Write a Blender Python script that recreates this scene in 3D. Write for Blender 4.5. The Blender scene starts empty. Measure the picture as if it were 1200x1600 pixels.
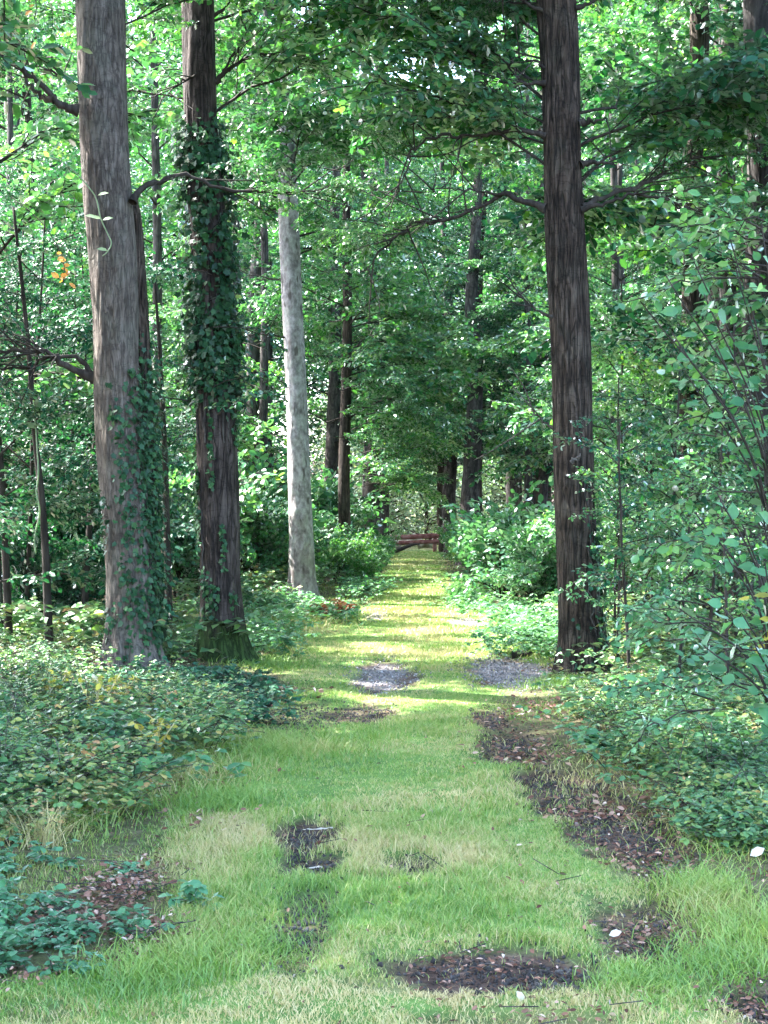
import bpy, math, random
import numpy as np
from mathutils import Vector, Matrix, Euler

R = math.radians
SC = bpy.context.scene
COL = SC.collection

# ---------------------------------------------------------------- camera
F, CX, CY, CAMH = 2400.0, 600.0, 800.0, 1.6
YAW = math.atan(52 / F)
cam = bpy.data.cameras.new('camera'); camo = bpy.data.objects.new('camera', cam); COL.objects.link(camo)
camo.location = (0, 0, CAMH); camo.rotation_euler = (R(90), 0, YAW)
cam.sensor_fit = 'VERTICAL'; cam.sensor_height = 36; cam.lens = F / 1600 * 36
cam.clip_start = .1; cam.clip_end = 2000
SC.camera = camo
# ---------------------------------------------------------------- sky, sun, exposure
SUN_EL, SUN_AZ_VEC = R(50), (-0.93, 0.36)                # towards the sun: from the left, a little ahead
_n = math.hypot(*SUN_AZ_VEC)
SUNV = np.array([SUN_AZ_VEC[0] / _n * math.cos(SUN_EL), SUN_AZ_VEC[1] / _n * math.cos(SUN_EL), math.sin(SUN_EL)])
w = bpy.data.worlds.new('World'); SC.world = w; w.use_nodes = True
wn = w.node_tree; wn.nodes.clear()
sky = wn.nodes.new('ShaderNodeTexSky'); sky.sky_type = 'NISHITA'; sky.sun_disc = False
sky.sun_elevation = SUN_EL; sky.sun_rotation = math.atan2(SUNV[0], SUNV[1])
sky.air_density = 1.0; sky.dust_density = 2.0
bg = wn.nodes.new('ShaderNodeBackground'); bg.inputs[1].default_value = 0.15
wo = wn.nodes.new('ShaderNodeOutputWorld')
wn.links.new(sky.outputs[0], bg.inputs[0]); wn.links.new(bg.outputs[0], wo.inputs[0])
sl = bpy.data.lights.new('sun', 'SUN'); sl.energy = 3.5; sl.angle = R(0.8); sl.color = (1, .97, .93)
so = bpy.data.objects.new('sun', sl); COL.objects.link(so)
so.rotation_euler = Vector(SUNV).to_track_quat('Z', 'Y').to_euler(); so.location = (-20, 5, 30)
SC.view_settings.view_transform = 'Standard'; SC.view_settings.look = 'None'
SC.view_settings.exposure = 3.9; SC.view_settings.gamma = 1.0
SC.render.engine = 'CYCLES'
cy = SC.cycles
cy.use_denoising = True
try: cy.denoiser = 'OPENIMAGEDENOISE'
except Exception: pass
cy.max_bounces = 8; cy.diffuse_bounces = 5; cy.transmission_bounces = 5; cy.glossy_bounces = 2
cy.sample_clamp_indirect = 6
cy.use_adaptive_sampling = True

rng = np.random.default_rng(7)
random.seed(7)

# ---------------------------------------------------------------- pixel <-> world helpers (used once, to place things)
def P(px, py, d):
    r = (px - CX) / F * d
    return np.array([r * math.cos(YAW) - d * math.sin(YAW), r * math.sin(YAW) + d * math.cos(YAW), CAMH - (py - CY) / F * d])
def pix(p):
    d = -p[0] * math.sin(YAW) + p[1] * math.cos(YAW)
    r = p[0] * math.cos(YAW) + p[1] * math.sin(YAW)
    d = max(d, .01)
    return CX + F * r / d, CY - F * (p[2] - CAMH) / d, d
def gd(py): return F * CAMH / (py - CY)
def GP(px, py): return P(px, py, gd(py))

# ---------------------------------------------------------------- noise
def _h(ix, iy, s):
    v = np.sin(ix * 127.1 + iy * 311.7 + s * 74.7) * 43758.5453
    return v - np.floor(v)
def vn(x, y, s=0):
    x = np.asarray(x, float); y = np.asarray(y, float)
    ix = np.floor(x); iy = np.floor(y); fx = x - ix; fy = y - iy
    fx = fx * fx * (3 - 2 * fx); fy = fy * fy * (3 - 2 * fy)
    return (_h(ix, iy, s) * (1 - fx) + _h(ix + 1, iy, s) * fx) * (1 - fy) + (_h(ix, iy + 1, s) * (1 - fx) + _h(ix + 1, iy + 1, s) * fx) * fy
def fbm(x, y, s=0, o=3):
    t = 0; a = .5
    for k in range(o):
        t = t + a * vn(x * 2 ** k, y * 2 ** k, s + k * 3.3); a *= .5
    return t / (1 - .5 ** o)
def sst(a, b, x):
    t = np.clip((x - a) / (b - a), 0, 1); return t * t * (3 - 2 * t)

# edges of the grass ride, read as (d, x) pairs
def _edge(lst):
    a = []
    for py, px in lst:
        p = GP(px, py); a.append((p[1], p[0]))
    a.sort(); a = np.array(a); return a[:, 0], a[:, 1]
EL = _edge([(1700, -300), (1600, -150), (1540, -20), (1500, 150), (1450, 255), (1400, 265), (1300, 240), (1250, 235), (1200, 320), (1150, 360), (1110, 440), (1060, 430), (1010, 400), (975, 440), (955, 540), (940, 580), (900, 597), (865, 620)])
ER = _edge([(1700, 1260), (1600, 1180), (1500, 1120), (1450, 1090), (1400, 1040), (1350, 970), (1300, 915), (1230, 830), (1150, 765), (1110, 745), (1080, 800), (1060, 845), (1010, 870), (975, 830), (955, 760), (940, 715), (900, 702), (865, 686)])
def edges(y): return np.interp(y, *EL), np.interp(y, *ER)
BARE = []                                                   # worn patches: x, y, rx, ry, strength
for px, py, rx, ry, s in [(490, 1300, 55, 22, 1), (462, 1330, 28, 30, .95), (505, 1352, 35, 18, 1), (470, 1440, 50, 60, .75), (640, 1355, 62, 18, .8), (760, 1505, 150, 34, 1), (860, 1520, 90, 26, .7), (600, 1530, 70, 16, .5),
                          (570, 1112, 60, 14, .9), (470, 1120, 60, 30, .6), (600, 1055, 44, 22, 1), (795, 1046, 62, 24, 1), (590, 962, 16, 7, .8), (740, 972, 36, 8, .8),
                          (1010, 1455, 80, 48, .9), (955, 1285, 75, 42, 1), (1030, 1342, 62, 30, 1), (900, 1248, 75, 30, 1), (850, 1218, 50, 22, 1), (800, 1165, 50, 26, .9), (765, 1120, 35, 16, .8), (1000, 1310, 60, 30, .9), (935, 1262, 60, 26, .9), (1080, 1290, 60, 20, .6),
                          (1190, 1570, 60, 22, .9), (840, 1590, 130, 18, .55), (470, 1160, 40, 18, .4), (400, 1090, 60, 28, .9), (60, 1580, 60, 16, .5)]:
    p = GP(px, py); d = gd(py); BARE.append((p[0], p[1], rx / F * d, ry * d * d / (F * CAMH), s))
def bare(x, y):
    m = np.zeros_like(x)
    n = (fbm(x * 5, y * 2.5, 11) - .5) * 1.25 + (fbm(x * 16, y * 10, 12) - .5) * .5
    for bx, by, rx, ry, s in BARE:
        q = np.sqrt(((x - bx) / rx) ** 2 + ((y - by) / ry) ** 2) + n
        m = np.maximum(m, s * (1 - sst(.8, 1.35, q)))
    return m
DRY = []
for px, py, rx, ry, s in [(560, 1590, 640, 60, .48), (600, 1230, 150, 55, .20), (320, 1320, 90, 55, .30), (640, 1335, 150, 30, .25), (520, 1010, 120, 45, .26), (640, 1000, 60, 60, .30), (740, 960, 60, 14, .25), (1000, 1250, 140, 50, .40), (900, 1190, 80, 40, .3), (640, 1480, 300, 30, .18), (640, 880, 60, 10, .15)]:
    p = GP(px, py); d = gd(py); DRY.append((p[0], p[1], rx / F * d, ry * d * d / (F * CAMH), s))
def dry(x, y):
    m = np.zeros_like(x); n = (fbm(x * 4, y * 3, 71) - .5) * .9
    for bx, by, rx, ry, s in DRY: m = np.maximum(m, s * (1 - sst(.5, 1.3, np.sqrt(((x - bx) / rx) ** 2 + ((y - by) / ry) ** 2) + n)))
    return m
def inside(x, y):
    l, r = edges(y); n = (fbm(x * 3, y * 1.6, 5) - .5) * .55 * np.clip(y / 12, .5, 1.3)
    return sst(-.12, .18, x - l + n) * sst(-.12, .18, r - x + n)
def grassy(x, y): return inside(x, y) * (1 - bare(x, y))
def gz(x, y):
    x = np.asarray(x, float); y = np.asarray(y, float)
    l, r = edges(np.clip(y, 3, 60))
    out = np.maximum(np.maximum(l - x, x - r), 0)
    z = .03 * (fbm(x * 1.2, y * .6, 2) - .5) + .10 * sst(0, 1.6, out) * (.6 + .8 * vn(x * .5, y * .4, 9))
    z = z - .03 * bare(x, y)
    z = z + 7 * sst(84, 170, y)
    return z + .25 * (fbm(x * .08, y * .08, 4) - .5) * sst(4, 20, np.abs(x))
def gz1(x, y): return float(gz(np.array([x]), np.array([y]))[0])

# ---------------------------------------------------------------- sunlit openings: nothing high is planted on the sun's line to these
LIT = [(13.3, 27.0, -3.6, 3.4), (29.6, 36.6, -1.3, 1.2), (37.6, 62, -1.2, 1.2), (62, 82, -4, 4)]
def shades(p, r):
    t = p[2] / SUNV[2]; x = p[0] - SUNV[0] * t; y = p[1] - SUNV[1] * t
    for a, b, x0, x1 in LIT:
        if a > 28: r = min(r, .35)
        if a - r < y < b + r * .3 and x0 - r < x < x1 + r: return True
    return False
def in_view_gap(p, r):                                      # keeps boughs out of the ride itself
    px, py, d = pix(p); rp = r * F / d
    if d < 1.5: return True
    x = p[0]; top = 2.0 + .015 * p[1]
    if abs(x) < 1.2 + r * .8 and p[2] - r * .45 < top: return True
    return False

# ---------------------------------------------------------------- materials
def newmat(name):
    m = bpy.data.materials.new(name); m.use_nodes = True
    nt = m.node_tree; nt.nodes.clear(); out = nt.nodes.new('ShaderNodeOutputMaterial'); return m, nt, out
def N(nt, t, **kw):
    n = nt.nodes.new(t)
    for k, v in kw.items():
        if k in n.inputs: n.inputs[k].default_value = v
        else: setattr(n, k, v)
    return n
def L(nt, a, b): nt.links.new(a, b)
def ramp(nt, fac, stops):
    r = nt.nodes.new('ShaderNodeValToRGB'); e = r.color_ramp.elements
    while len(e) < len(stops): e.new(.5)
    for i, (p, c) in enumerate(stops): e[i].position = p; e[i].color = (*c, 1)
    L(nt, fac, r.inputs[0]); return r
def math_(nt, op, a, b=0.0):
    n = nt.nodes.new('ShaderNodeMath'); n.operation = op
    for i, v in enumerate((a, b)):
        if isinstance(v, (int, float)): n.inputs[i].default_value = v
        else: L(nt, v, n.inputs[i])
    return n.outputs[0]
def leafmat(name, stops, trans=.42, gloss=.32, rough=.48, objvar=.25):
    m, nt, out = newmat(name)
    at = N(nt, 'ShaderNodeAttribute', attribute_name='rnd')
    oi = nt.nodes.new('ShaderNodeObjectInfo')
    f = math_(nt, 'ADD', math_(nt, 'MULTIPLY', at.outputs['Fac'], 1 - objvar), math_(nt, 'MULTIPLY', oi.outputs['Random'], objvar))
    rp = ramp(nt, f, stops)
    df = N(nt, 'ShaderNodeBsdfDiffuse'); L(nt, rp.outputs[0], df.inputs[0])
    tr = N(nt, 'ShaderNodeBsdfTranslucent')
    tc = N(nt, 'ShaderNodeMix', data_type='RGBA', blend_type='MULTIPLY'); tc.inputs[0].default_value = 1
    L(nt, rp.outputs[0], tc.inputs[6]); tc.inputs[7].default_value = (1.7, 1.9, .7, 1); L(nt, tc.outputs[2], tr.inputs[0])
    mx = nt.nodes.new('ShaderNodeMixShader'); mx.inputs[0].default_value = trans
    L(nt, df.outputs[0], mx.inputs[1]); L(nt, tr.outputs[0], mx.inputs[2])
    gl = N(nt, 'ShaderNodeBsdfGlossy'); gl.inputs['Roughness'].default_value = rough; gl.inputs[0].default_value = (1, 1, 1, 1)
    fr = N(nt, 'ShaderNodeFresnel'); fr.inputs[0].default_value = 1.42
    gf = math_(nt, 'MULTIPLY', fr.outputs[0], gloss * 1.4)
    m2 = nt.nodes.new('ShaderNodeMixShader'); L(nt, gf, m2.inputs[0])
    L(nt, mx.outputs[0], m2.inputs[1]); L(nt, gl.outputs[0], m2.inputs[2]); L(nt, m2.outputs[0], out.inputs[0])
    return m
G = lambda *a: a
M = {}
M['leaf'] = leafmat('oak_leaf', [(0, (.016, .070, .038)), (.35, (.032, .120, .058)), (.7, (.056, .175, .060)), (.93, (.11, .23, .050)), (1, (.22, .27, .05))])
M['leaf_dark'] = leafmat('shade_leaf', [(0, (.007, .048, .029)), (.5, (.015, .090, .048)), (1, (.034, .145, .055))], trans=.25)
M['leaf_light'] = leafmat('hazel_leaf', [(0, (.035, .12, .065)), (.5, (.065, .19, .09)), (.9, (.13, .27, .075)), (1, (.25, .30, .05))], trans=.4)
M['leaf_teal'] = leafmat('elder_leaf', [(0, (.035, .11, .06)), (.5, (.06, .18, .09)), (1, (.11, .26, .12))], trans=.3, gloss=.4)
M['ivy'] = leafmat('ivy_leaf', [(0, (.009, .032, .016)), (.6, (.020, .068, .030)), (1, (.05, .13, .045))], trans=.1, gloss=.35, rough=.36)
M['bramble'] = leafmat('bramble_leaf', [(0, (.020, .065, .032)), (.35, (.040, .12, .050)), (.62, (.085, .19, .060)), (.78, (.15, .24, .06)), (.88, (.28, .28, .08)), (1, (.34, .18, .09))], trans=.25, gloss=.4, objvar=0)
M['yellow'] = leafmat('yellowing_leaf', [(0, (.20, .22, .05)), (.6, (.40, .34, .06)), (1, (.45, .28, .07))], trans=.3)
M['orange'] = leafmat('rusty_leaf', [(0, (.30, .10, .03)), (1, (.55, .28, .10))], trans=.3)
M['dead'] = leafmat('dead_leaf', [(0, (.04, .02, .015)), (.35, (.12, .055, .040)), (.65, (.24, .13, .095)), (.87, (.42, .28, .22)), (1, (.60, .48, .42))], trans=.1, gloss=.15, objvar=0)
M['fern'] = leafmat('dead_fern', [(0, (.10, .035, .02)), (1, (.24, .10, .05))], trans=.2, gloss=.1)
M['hazy'] = leafmat('far_haze_leaf', [(0, (.10, .17, .13)), (.6, (.18, .27, .20)), (1, (.34, .36, .26))], trans=.3)  # pale leaf tone, lightened so the colour stands in for distant haze
M['straw'] = leafmat('straw_blade', [(0, (.28, .24, .12)), (1, (.55, .47, .28))], trans=.2, gloss=.15)
M['vine'] = leafmat('vine_pale', [(0, (.16, .22, .13)), (1, (.24, .32, .20))], trans=.3)
M['white'] = leafmat('pale_leaf', [(0, (.42, .36, .30)), (1, (.55, .50, .44))], trans=.1)

def grassmat():
    m, nt, out = newmat('grass_blade')
    at = N(nt, 'ShaderNodeAttribute', attribute_name='rnd')
    ge = nt.nodes.new('ShaderNodeNewGeometry')
    n1 = N(nt, 'ShaderNodeTexNoise', Scale=.9); n1.inputs['Detail'].default_value = 4; L(nt, ge.outputs['Position'], n1.inputs[0])
    f = math_(nt, 'ADD', math_(nt, 'MULTIPLY', at.outputs['Fac'], .72), math_(nt, 'MULTIPLY', math_(nt, 'SUBTRACT', n1.outputs[0], .285), 1.3))
    rp = ramp(nt, f, [(.05, (.06, .145, .028)), (.34, (.125, .255, .038)), (.54, (.21, .32, .058)), (.70, (.33, .35, .11)), (.90, (.50, .41, .20))])
    df = N(nt, 'ShaderNodeBsdfDiffuse'); L(nt, rp.outputs[0], df.inputs[0])
    tr = N(nt, 'ShaderNodeBsdfTranslucent'); L(nt, rp.outputs[0], tr.inputs[0])
    mx = nt.nodes.new('ShaderNodeMixShader'); mx.inputs[0].default_value = .3
    L(nt, df.outputs[0], mx.inputs[1]); L(nt, tr.outputs[0], mx.inputs[2])
    gl = N(nt, 'ShaderNodeBsdfGlossy'); gl.inputs['Roughness'].default_value = .45
    m2 = nt.nodes.new('ShaderNodeMixShader'); m2.inputs[0].default_value = .05
    L(nt, mx.outputs[0], m2.inputs[1]); L(nt, gl.outputs[0], m2.inputs[2]); L(nt, m2.outputs[0], out.inputs[0]); return m
M['grass'] = grassmat()

def barkmat(name, dark, mid, light, moss=0.0, green=(.05, .09, .03), sx=26, sz=3.5, lichen=0.0, bump=.6, pits=0.0, crack=0.0, lcol=(.16, .17, .14)):
    m, nt, out = newmat(name)
    tc = nt.nodes.new('ShaderNodeTexCoord')
    mp = nt.nodes.new('ShaderNodeMapping'); mp.inputs['Scale'].default_value = (sx, sx, sz); L(nt, tc.outputs['Object'], mp.inputs[0])
    n1 = N(nt, 'ShaderNodeTexNoise', Scale=1.0); n1.inputs['Detail'].default_value = 6; n1.inputs['Roughness'].default_value = .65; L(nt, mp.outputs[0], n1.inputs[0])
    n2 = N(nt, 'ShaderNodeTexNoise', Scale=2.2); n2.inputs['Detail'].default_value = 4; L(nt, tc.outputs['Object'], n2.inputs[0])
    f = math_(nt, 'ADD', math_(nt, 'MULTIPLY', n1.outputs[0], .75), math_(nt, 'MULTIPLY', n2.outputs[0], .30))
    rp = ramp(nt, f, [(.36, dark), (.50, mid), (.64, light)])
    col = rp.outputs[0]
    if lichen:
        n3 = N(nt, 'ShaderNodeTexNoise', Scale=5.0); n3.inputs['Detail'].default_value = 5; L(nt, tc.outputs['Object'], n3.inputs[0])
        g = ramp(nt, n3.outputs[0], [(.50, (0, 0, 0)), (.58, (lichen,) * 3)])
        x = N(nt, 'ShaderNodeMix', data_type='RGBA'); L(nt, g.outputs[0], x.inputs[0]); L(nt, col, x.inputs[6]); x.inputs[7].default_value = (*lcol, 1); col = x.outputs[2]
    if moss:
        sp = nt.nodes.new('ShaderNodeSeparateXYZ'); L(nt, tc.outputs['Object'], sp.inputs[0])
        n4 = N(nt, 'ShaderNodeTexNoise', Scale=4.0); n4.inputs['Detail'].default_value = 5; L(nt, tc.outputs['Object'], n4.inputs[0])
        h = math_(nt, 'SUBTRACT', math_(nt, 'ADD', n4.outputs[0], .35 * moss), math_(nt, 'MULTIPLY', sp.outputs[2], .9))
        g = ramp(nt, h, [(.42, (0, 0, 0)), (.55, (.9,) * 3)])
        x = N(nt, 'ShaderNodeMix', data_type='RGBA'); L(nt, g.outputs[0], x.inputs[0]); L(nt, col, x.inputs[6]); x.inputs[7].default_value = (*green, 1); col = x.outputs[2]
    if pits:
        mp2 = nt.nodes.new('ShaderNodeMapping'); mp2.inputs['Scale'].default_value = (7, 7, 2.4); L(nt, tc.outputs['Object'], mp2.inputs[0])
        v = N(nt, 'ShaderNodeTexNoise', Scale=1.3); v.inputs['Detail'].default_value = 2; L(nt, mp2.outputs[0], v.inputs[0])
        g = ramp(nt, v.outputs[0], [(.60, (0, 0, 0)), (.68, (pits,) * 3)])
        x = N(nt, 'ShaderNodeMix', data_type='RGBA'); L(nt, g.outputs[0], x.inputs[0]); L(nt, col, x.inputs[6]); x.inputs[7].default_value = (.06, .05, .045, 1); col = x.outputs[2]
    hgt = f
    if crack:
        mp3 = nt.nodes.new('ShaderNodeMapping'); mp3.inputs['Scale'].default_value = (sx * .62, sx * .62, sz * .55); L(nt, tc.outputs['Object'], mp3.inputs[0])
        nc = N(nt, 'ShaderNodeTexNoise', Scale=1.0); nc.inputs['Detail'].default_value = 3; nc.inputs['Distortion'].default_value = .6; L(nt, mp3.outputs[0], nc.inputs[0])
        g = ramp(nt, math_(nt, 'ABSOLUTE', math_(nt, 'SUBTRACT', nc.outputs[0], .5)), [(0.0, (1 - crack,) * 3), (.035, (1 - crack * .6,) * 3), (.075, (1, 1, 1))])
        mp4 = nt.nodes.new('ShaderNodeMapping'); mp4.inputs['Scale'].default_value = (4, 4, 9); L(nt, tc.outputs['Object'], mp4.inputs[0])
        n5 = N(nt, 'ShaderNodeTexNoise', Scale=1.0); n5.inputs['Detail'].default_value = 3; L(nt, mp4.outputs[0], n5.inputs[0])
        g2 = ramp(nt, math_(nt, 'ABSOLUTE', math_(nt, 'SUBTRACT', n5.outputs[0], .5)), [(0.0, (1 - crack * .6,) * 3), (.02, (1, 1, 1))])
        x = N(nt, 'ShaderNodeMix', data_type='RGBA', blend_type='MULTIPLY'); x.inputs[0].default_value = 1; L(nt, col, x.inputs[6]); L(nt, g.outputs[0], x.inputs[7])
        x2 = N(nt, 'ShaderNodeMix', data_type='RGBA', blend_type='MULTIPLY'); x2.inputs[0].default_value = 1; L(nt, x.outputs[2], x2.inputs[6]); L(nt, g2.outputs[0], x2.inputs[7]); col = x2.outputs[2]
        hgt = math_(nt, 'ADD', f, math_(nt, 'MULTIPLY', g.outputs[0], .8))
    b = N(nt, 'ShaderNodeBsdfPrincipled'); L(nt, col, b.inputs['Base Color']); b.inputs['Roughness'].default_value = .9
    b.inputs['Specular IOR Level'].default_value = .2
    bp = N(nt, 'ShaderNodeBump'); bp.inputs['Strength'].default_value = bump; bp.inputs['Distance'].default_value = .02
    L(nt, hgt, bp.inputs['Height']); L(nt, bp.outputs[0], b.inputs['Normal']); L(nt, b.outputs[0], out.inputs[0]); return m
M['bark_grey'] = barkmat('grey_brown_bark', (.046, .037, .031), (.084, .069, .060), (.140, .118, .104), sx=30, sz=6, lichen=.16, crack=.5)
M['bark_dark'] = barkmat('dark_ridged_bark', (.012, .008, .006), (.037, .026, .020), (.090, .067, .053), lichen=.08, bump=1, crack=.75, sx=30, sz=3.6)
M['bark_moss'] = barkmat('brown_mossy_bark', (.016, .012, .011), (.042, .032, .029), (.085, .067, .060), moss=1.0, bump=.9, crack=.7, green=(.03, .065, .015))
M['bark_pale'] = barkmat('pale_smooth_bark', (.075, .064, .062), (.17, .150, .146), (.31, .285, .278), sx=14, sz=9, bump=.5, pits=.9, lichen=.25, lcol=(.30, .33, .27))
M['bark_wood'] = barkmat('woodland_bark', (.020, .017, .016), (.050, .043, .041), (.100, .088, .082), sx=12, bump=.6, lichen=.10, crack=.6)
M['twig'] = barkmat('dark_twig', (.012, .010, .009), (.026, .021, .018), (.05, .042, .036), bump=.2)
M['log'] = barkmat('red_brown_log', (.07, .025, .024), (.14, .055, .050), (.24, .13, .12), sx=5, sz=5)
M['log_pale'] = barkmat('pale_cut_log', (.25, .21, .17), (.40, .35, .29), (.55, .50, .44), sx=5, sz=5)

def groundmat():
    m, nt, out = newmat('woodland_soil')
    ge = nt.nodes.new('ShaderNodeNewGeometry')
    n1 = N(nt, 'ShaderNodeTexNoise', Scale=6.0); n1.inputs['Detail'].default_value = 9; n1.inputs['Roughness'].default_value = .7; L(nt, ge.outputs['Position'], n1.inputs[0])
    n2 = N(nt, 'ShaderNodeTexVoronoi', Scale=38.0); L(nt, ge.outputs['Position'], n2.inputs[0])
    soil = ramp(nt, n1.outputs[0], [(.35, (.026, .017, .013)), (.5, (.062, .042, .033)), (.66, (.13, .095, .075))])
    lit = N(nt, 'ShaderNodeMix', data_type='RGBA', blend_type='MULTIPLY'); lit.inputs[0].default_value = .7; L(nt, soil.outputs[0], lit.inputs[6])
    sc = ramp(nt, n2.outputs['Color'], [(0, (.5, .4, .35)), (1, (1.5, 1.3, 1.2))]); L(nt, sc.outputs[0], lit.inputs[7])
    at = N(nt, 'ShaderNodeAttribute', attribute_name='grassy')
    gn = N(nt, 'ShaderNodeTexNoise', Scale=1.2); gn.inputs['Detail'].default_value = 8; gn.inputs['Roughness'].default_value = .65; L(nt, ge.outputs['Position'], gn.inputs[0])
    gr = ramp(nt, gn.outputs[0], [(.35, (.06, .13, .03)), (.52, (.11, .20, .045)), (.68, (.24, .26, .09))])
    x = N(nt, 'ShaderNodeMix', data_type='RGBA'); L(nt, at.outputs['Fac'], x.inputs[0]); L(nt, lit.outputs[2], x.inputs[6]); L(nt, gr.outputs[0], x.inputs[7])
    a2 = N(nt, 'ShaderNodeAttribute', attribute_name='grit')
    gv = ramp(nt, n2.outputs['Color'], [(0, (.08, .075, .078)), (.5, (.18, .17, .178)), (1, (.36, .35, .36))])
    y = N(nt, 'ShaderNodeMix', data_type='RGBA'); L(nt, a2.outputs['Fac'], y.inputs[0]); L(nt, x.outputs[2], y.inputs[6]); L(nt, gv.outputs[0], y.inputs[7])
    b = N(nt, 'ShaderNodeBsdfPrincipled'); L(nt, y.outputs[2], b.inputs['Base Color']); b.inputs['Roughness'].default_value = .95; b.inputs['Specular IOR Level'].default_value = .2
    bp = N(nt, 'ShaderNodeBump'); bp.inputs['Strength'].default_value = .8; bp.inputs['Distance'].default_value = .03
    L(nt, math_(nt, 'ADD', n1.outputs[0], math_(nt, 'MULTIPLY', n2.outputs[0], .5)), bp.inputs['Height']); L(nt, bp.outputs[0], b.inputs['Normal']); L(nt, b.outputs[0], out.inputs[0]); return m
M['ground'] = groundmat()
def stonemat():
    m, nt, out = newmat('grey_stone')
    at = N(nt, 'ShaderNodeAttribute', attribute_name='rnd')
    rp = ramp(nt, at.outputs['Fac'], [(0, (.08, .075, .078)), (.6, (.22, .21, .22)), (1, (.46, .45, .46))])
    b = N(nt, 'ShaderNodeBsdfPrincipled'); L(nt, rp.outputs[0], b.inputs['Base Color']); b.inputs['Roughness'].default_value = .85; L(nt, b.outputs[0], out.inputs[0]); return m
M['stone'] = stonemat()

# ---------------------------------------------------------------- mesh building
class MB:
    """collects vertices / polygons / per-face material and per-face random value, then makes ONE mesh"""
    def __init__(s): s.v = []; s.f = []; s.n = 0; s.mats = []; s.rn = []
    def add(s, V, Fc, mi=0, rn=None):
        V = np.asarray(V, float).reshape(-1, 3); Fc = np.asarray(Fc, int)
        s.v.append(V); s.f.append(Fc + s.n); s.n += len(V)
        s.mats.append(np.full(len(Fc), mi)); s.rn.append(np.full(len(Fc), .5) if rn is None else np.asarray(rn, float))
    def mesh(s, name, mats, smooth=False, pattr=None):
        me = bpy.data.meshes.new(name)
        if s.n == 0: return me
        V = np.concatenate(s.v); me.vertices.add(len(V)); me.vertices.foreach_set('co', V.ravel())
        sizes = np.concatenate([np.full(len(f), f.shape[1]) for f in s.f])
        loops = np.concatenate([f.ravel() for f in s.f])
        me.loops.add(len(loops)); me.loops.foreach_set('vertex_index', loops.astype(np.int32))
        me.polygons.add(len(sizes)); st = np.concatenate([[0], np.cumsum(sizes)[:-1]])
        me.polygons.foreach_set('loop_start', st.astype(np.int32)); me.polygons.foreach_set('loop_total', sizes.astype(np.int32))
        me.polygons.foreach_set('material_index', np.concatenate(s.mats).astype(np.int32))
        if smooth: me.polygons.foreach_set('use_smooth', np.ones(len(sizes), bool))
        a = me.attributes.new('rnd', 'FLOAT', 'FACE'); a.data.foreach_set('value', np.concatenate(s.rn).astype(np.float32))
        if pattr:
            for k, arr in pattr.items():
                a = me.attributes.new(k, 'FLOAT', 'POINT'); a.data.foreach_set('value', arr.astype(np.float32))
        for m in mats: me.materials.append(m)
        me.update(calc_edges=True)
        return me
def unit(v): return v / np.maximum(np.linalg.norm(v, axis=-1, keepdims=True), 1e-9)
# leaf outlines: u along, v across, w fold
LEAF8 = (np.array([[0, 0, 0], [.28, .26, .06], [.65, .28, .05], [1, 0, -.06], [.65, -.28, .05], [.28, -.26, .06], [.35, 0, -.02], [.7, 0, -.03]]),
         [np.array([[0, 6, 1], [0, 5, 6], [2, 7, 3], [7, 4, 3]]), np.array([[1, 6, 7, 2], [6, 5, 4, 7]])])
LEAF4 = (np.array([[0, 0, 0], [.5, .30, .08], [1, 0, -.05], [.5, -.30, .08]]), [np.array([[0, 2, 1], [0, 3, 2]])])
IVYL = (np.array([[0, 0, 0], [-.05, .35, .02], [.35, .30, .03], [.45, .5, 0], [.62, .22, .02], [1, 0, -.05], [.62, -.22, .02], [.45, -.5, 0], [.35, -.30, .03], [-.05, -.35, .02]]),
        [np.array([[0, 2, 1], [0, 4, 2], [2, 4, 3], [0, 5, 4], [0, 6, 5], [0, 8, 6], [8, 7, 6], [0, 9, 8]])])
def add_leaves(mb, pos, dr, nrm, size, rn, tpl=LEAF8, mi=0, wid=1.0):
    pos = np.asarray(pos, float); dr = unit(np.asarray(dr, float)); nrm = np.asarray(nrm, float); size = np.asarray(size, float)
    side = unit(np.cross(nrm, dr)); nn = unit(np.cross(dr, side))
    T, Fs = tpl; k = len(T)
    V = pos[:, None, :] + size[:, None, None] * (T[None, :, 0:1] * dr[:, None] + wid * T[None, :, 1:2] * side[:, None] + T[None, :, 2:3] * nn[:, None])
    base = (np.arange(len(pos)) * k)
    first = True
    V = V.reshape(-1, 3); mb.v.append(V)
    for f in Fs:
        ff = (base[:, None, None] + f[None]).reshape(-1, f.shape[1]) + mb.n
        mb.f.append(ff); mb.mats.append(np.full(len(ff), mi)); mb.rn.append(np.repeat(rn, len(f)))
    mb.n += len(V)
def frames(pts):
    t = np.gradient(pts, axis=0); t = unit(t)
    ref = np.array([0.0, 0, 1]) if abs(t[0][2]) < .8 else np.array([1.0, 0, 0])
    a = []; 
    for i in range(len(t)):
        ref = ref - t[i] * np.dot(ref, t[i]); ref = ref / max(np.linalg.norm(ref), 1e-9); a.append(ref)
    a = np.array(a); b = np.cross(t, a); return t, a, b
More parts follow.
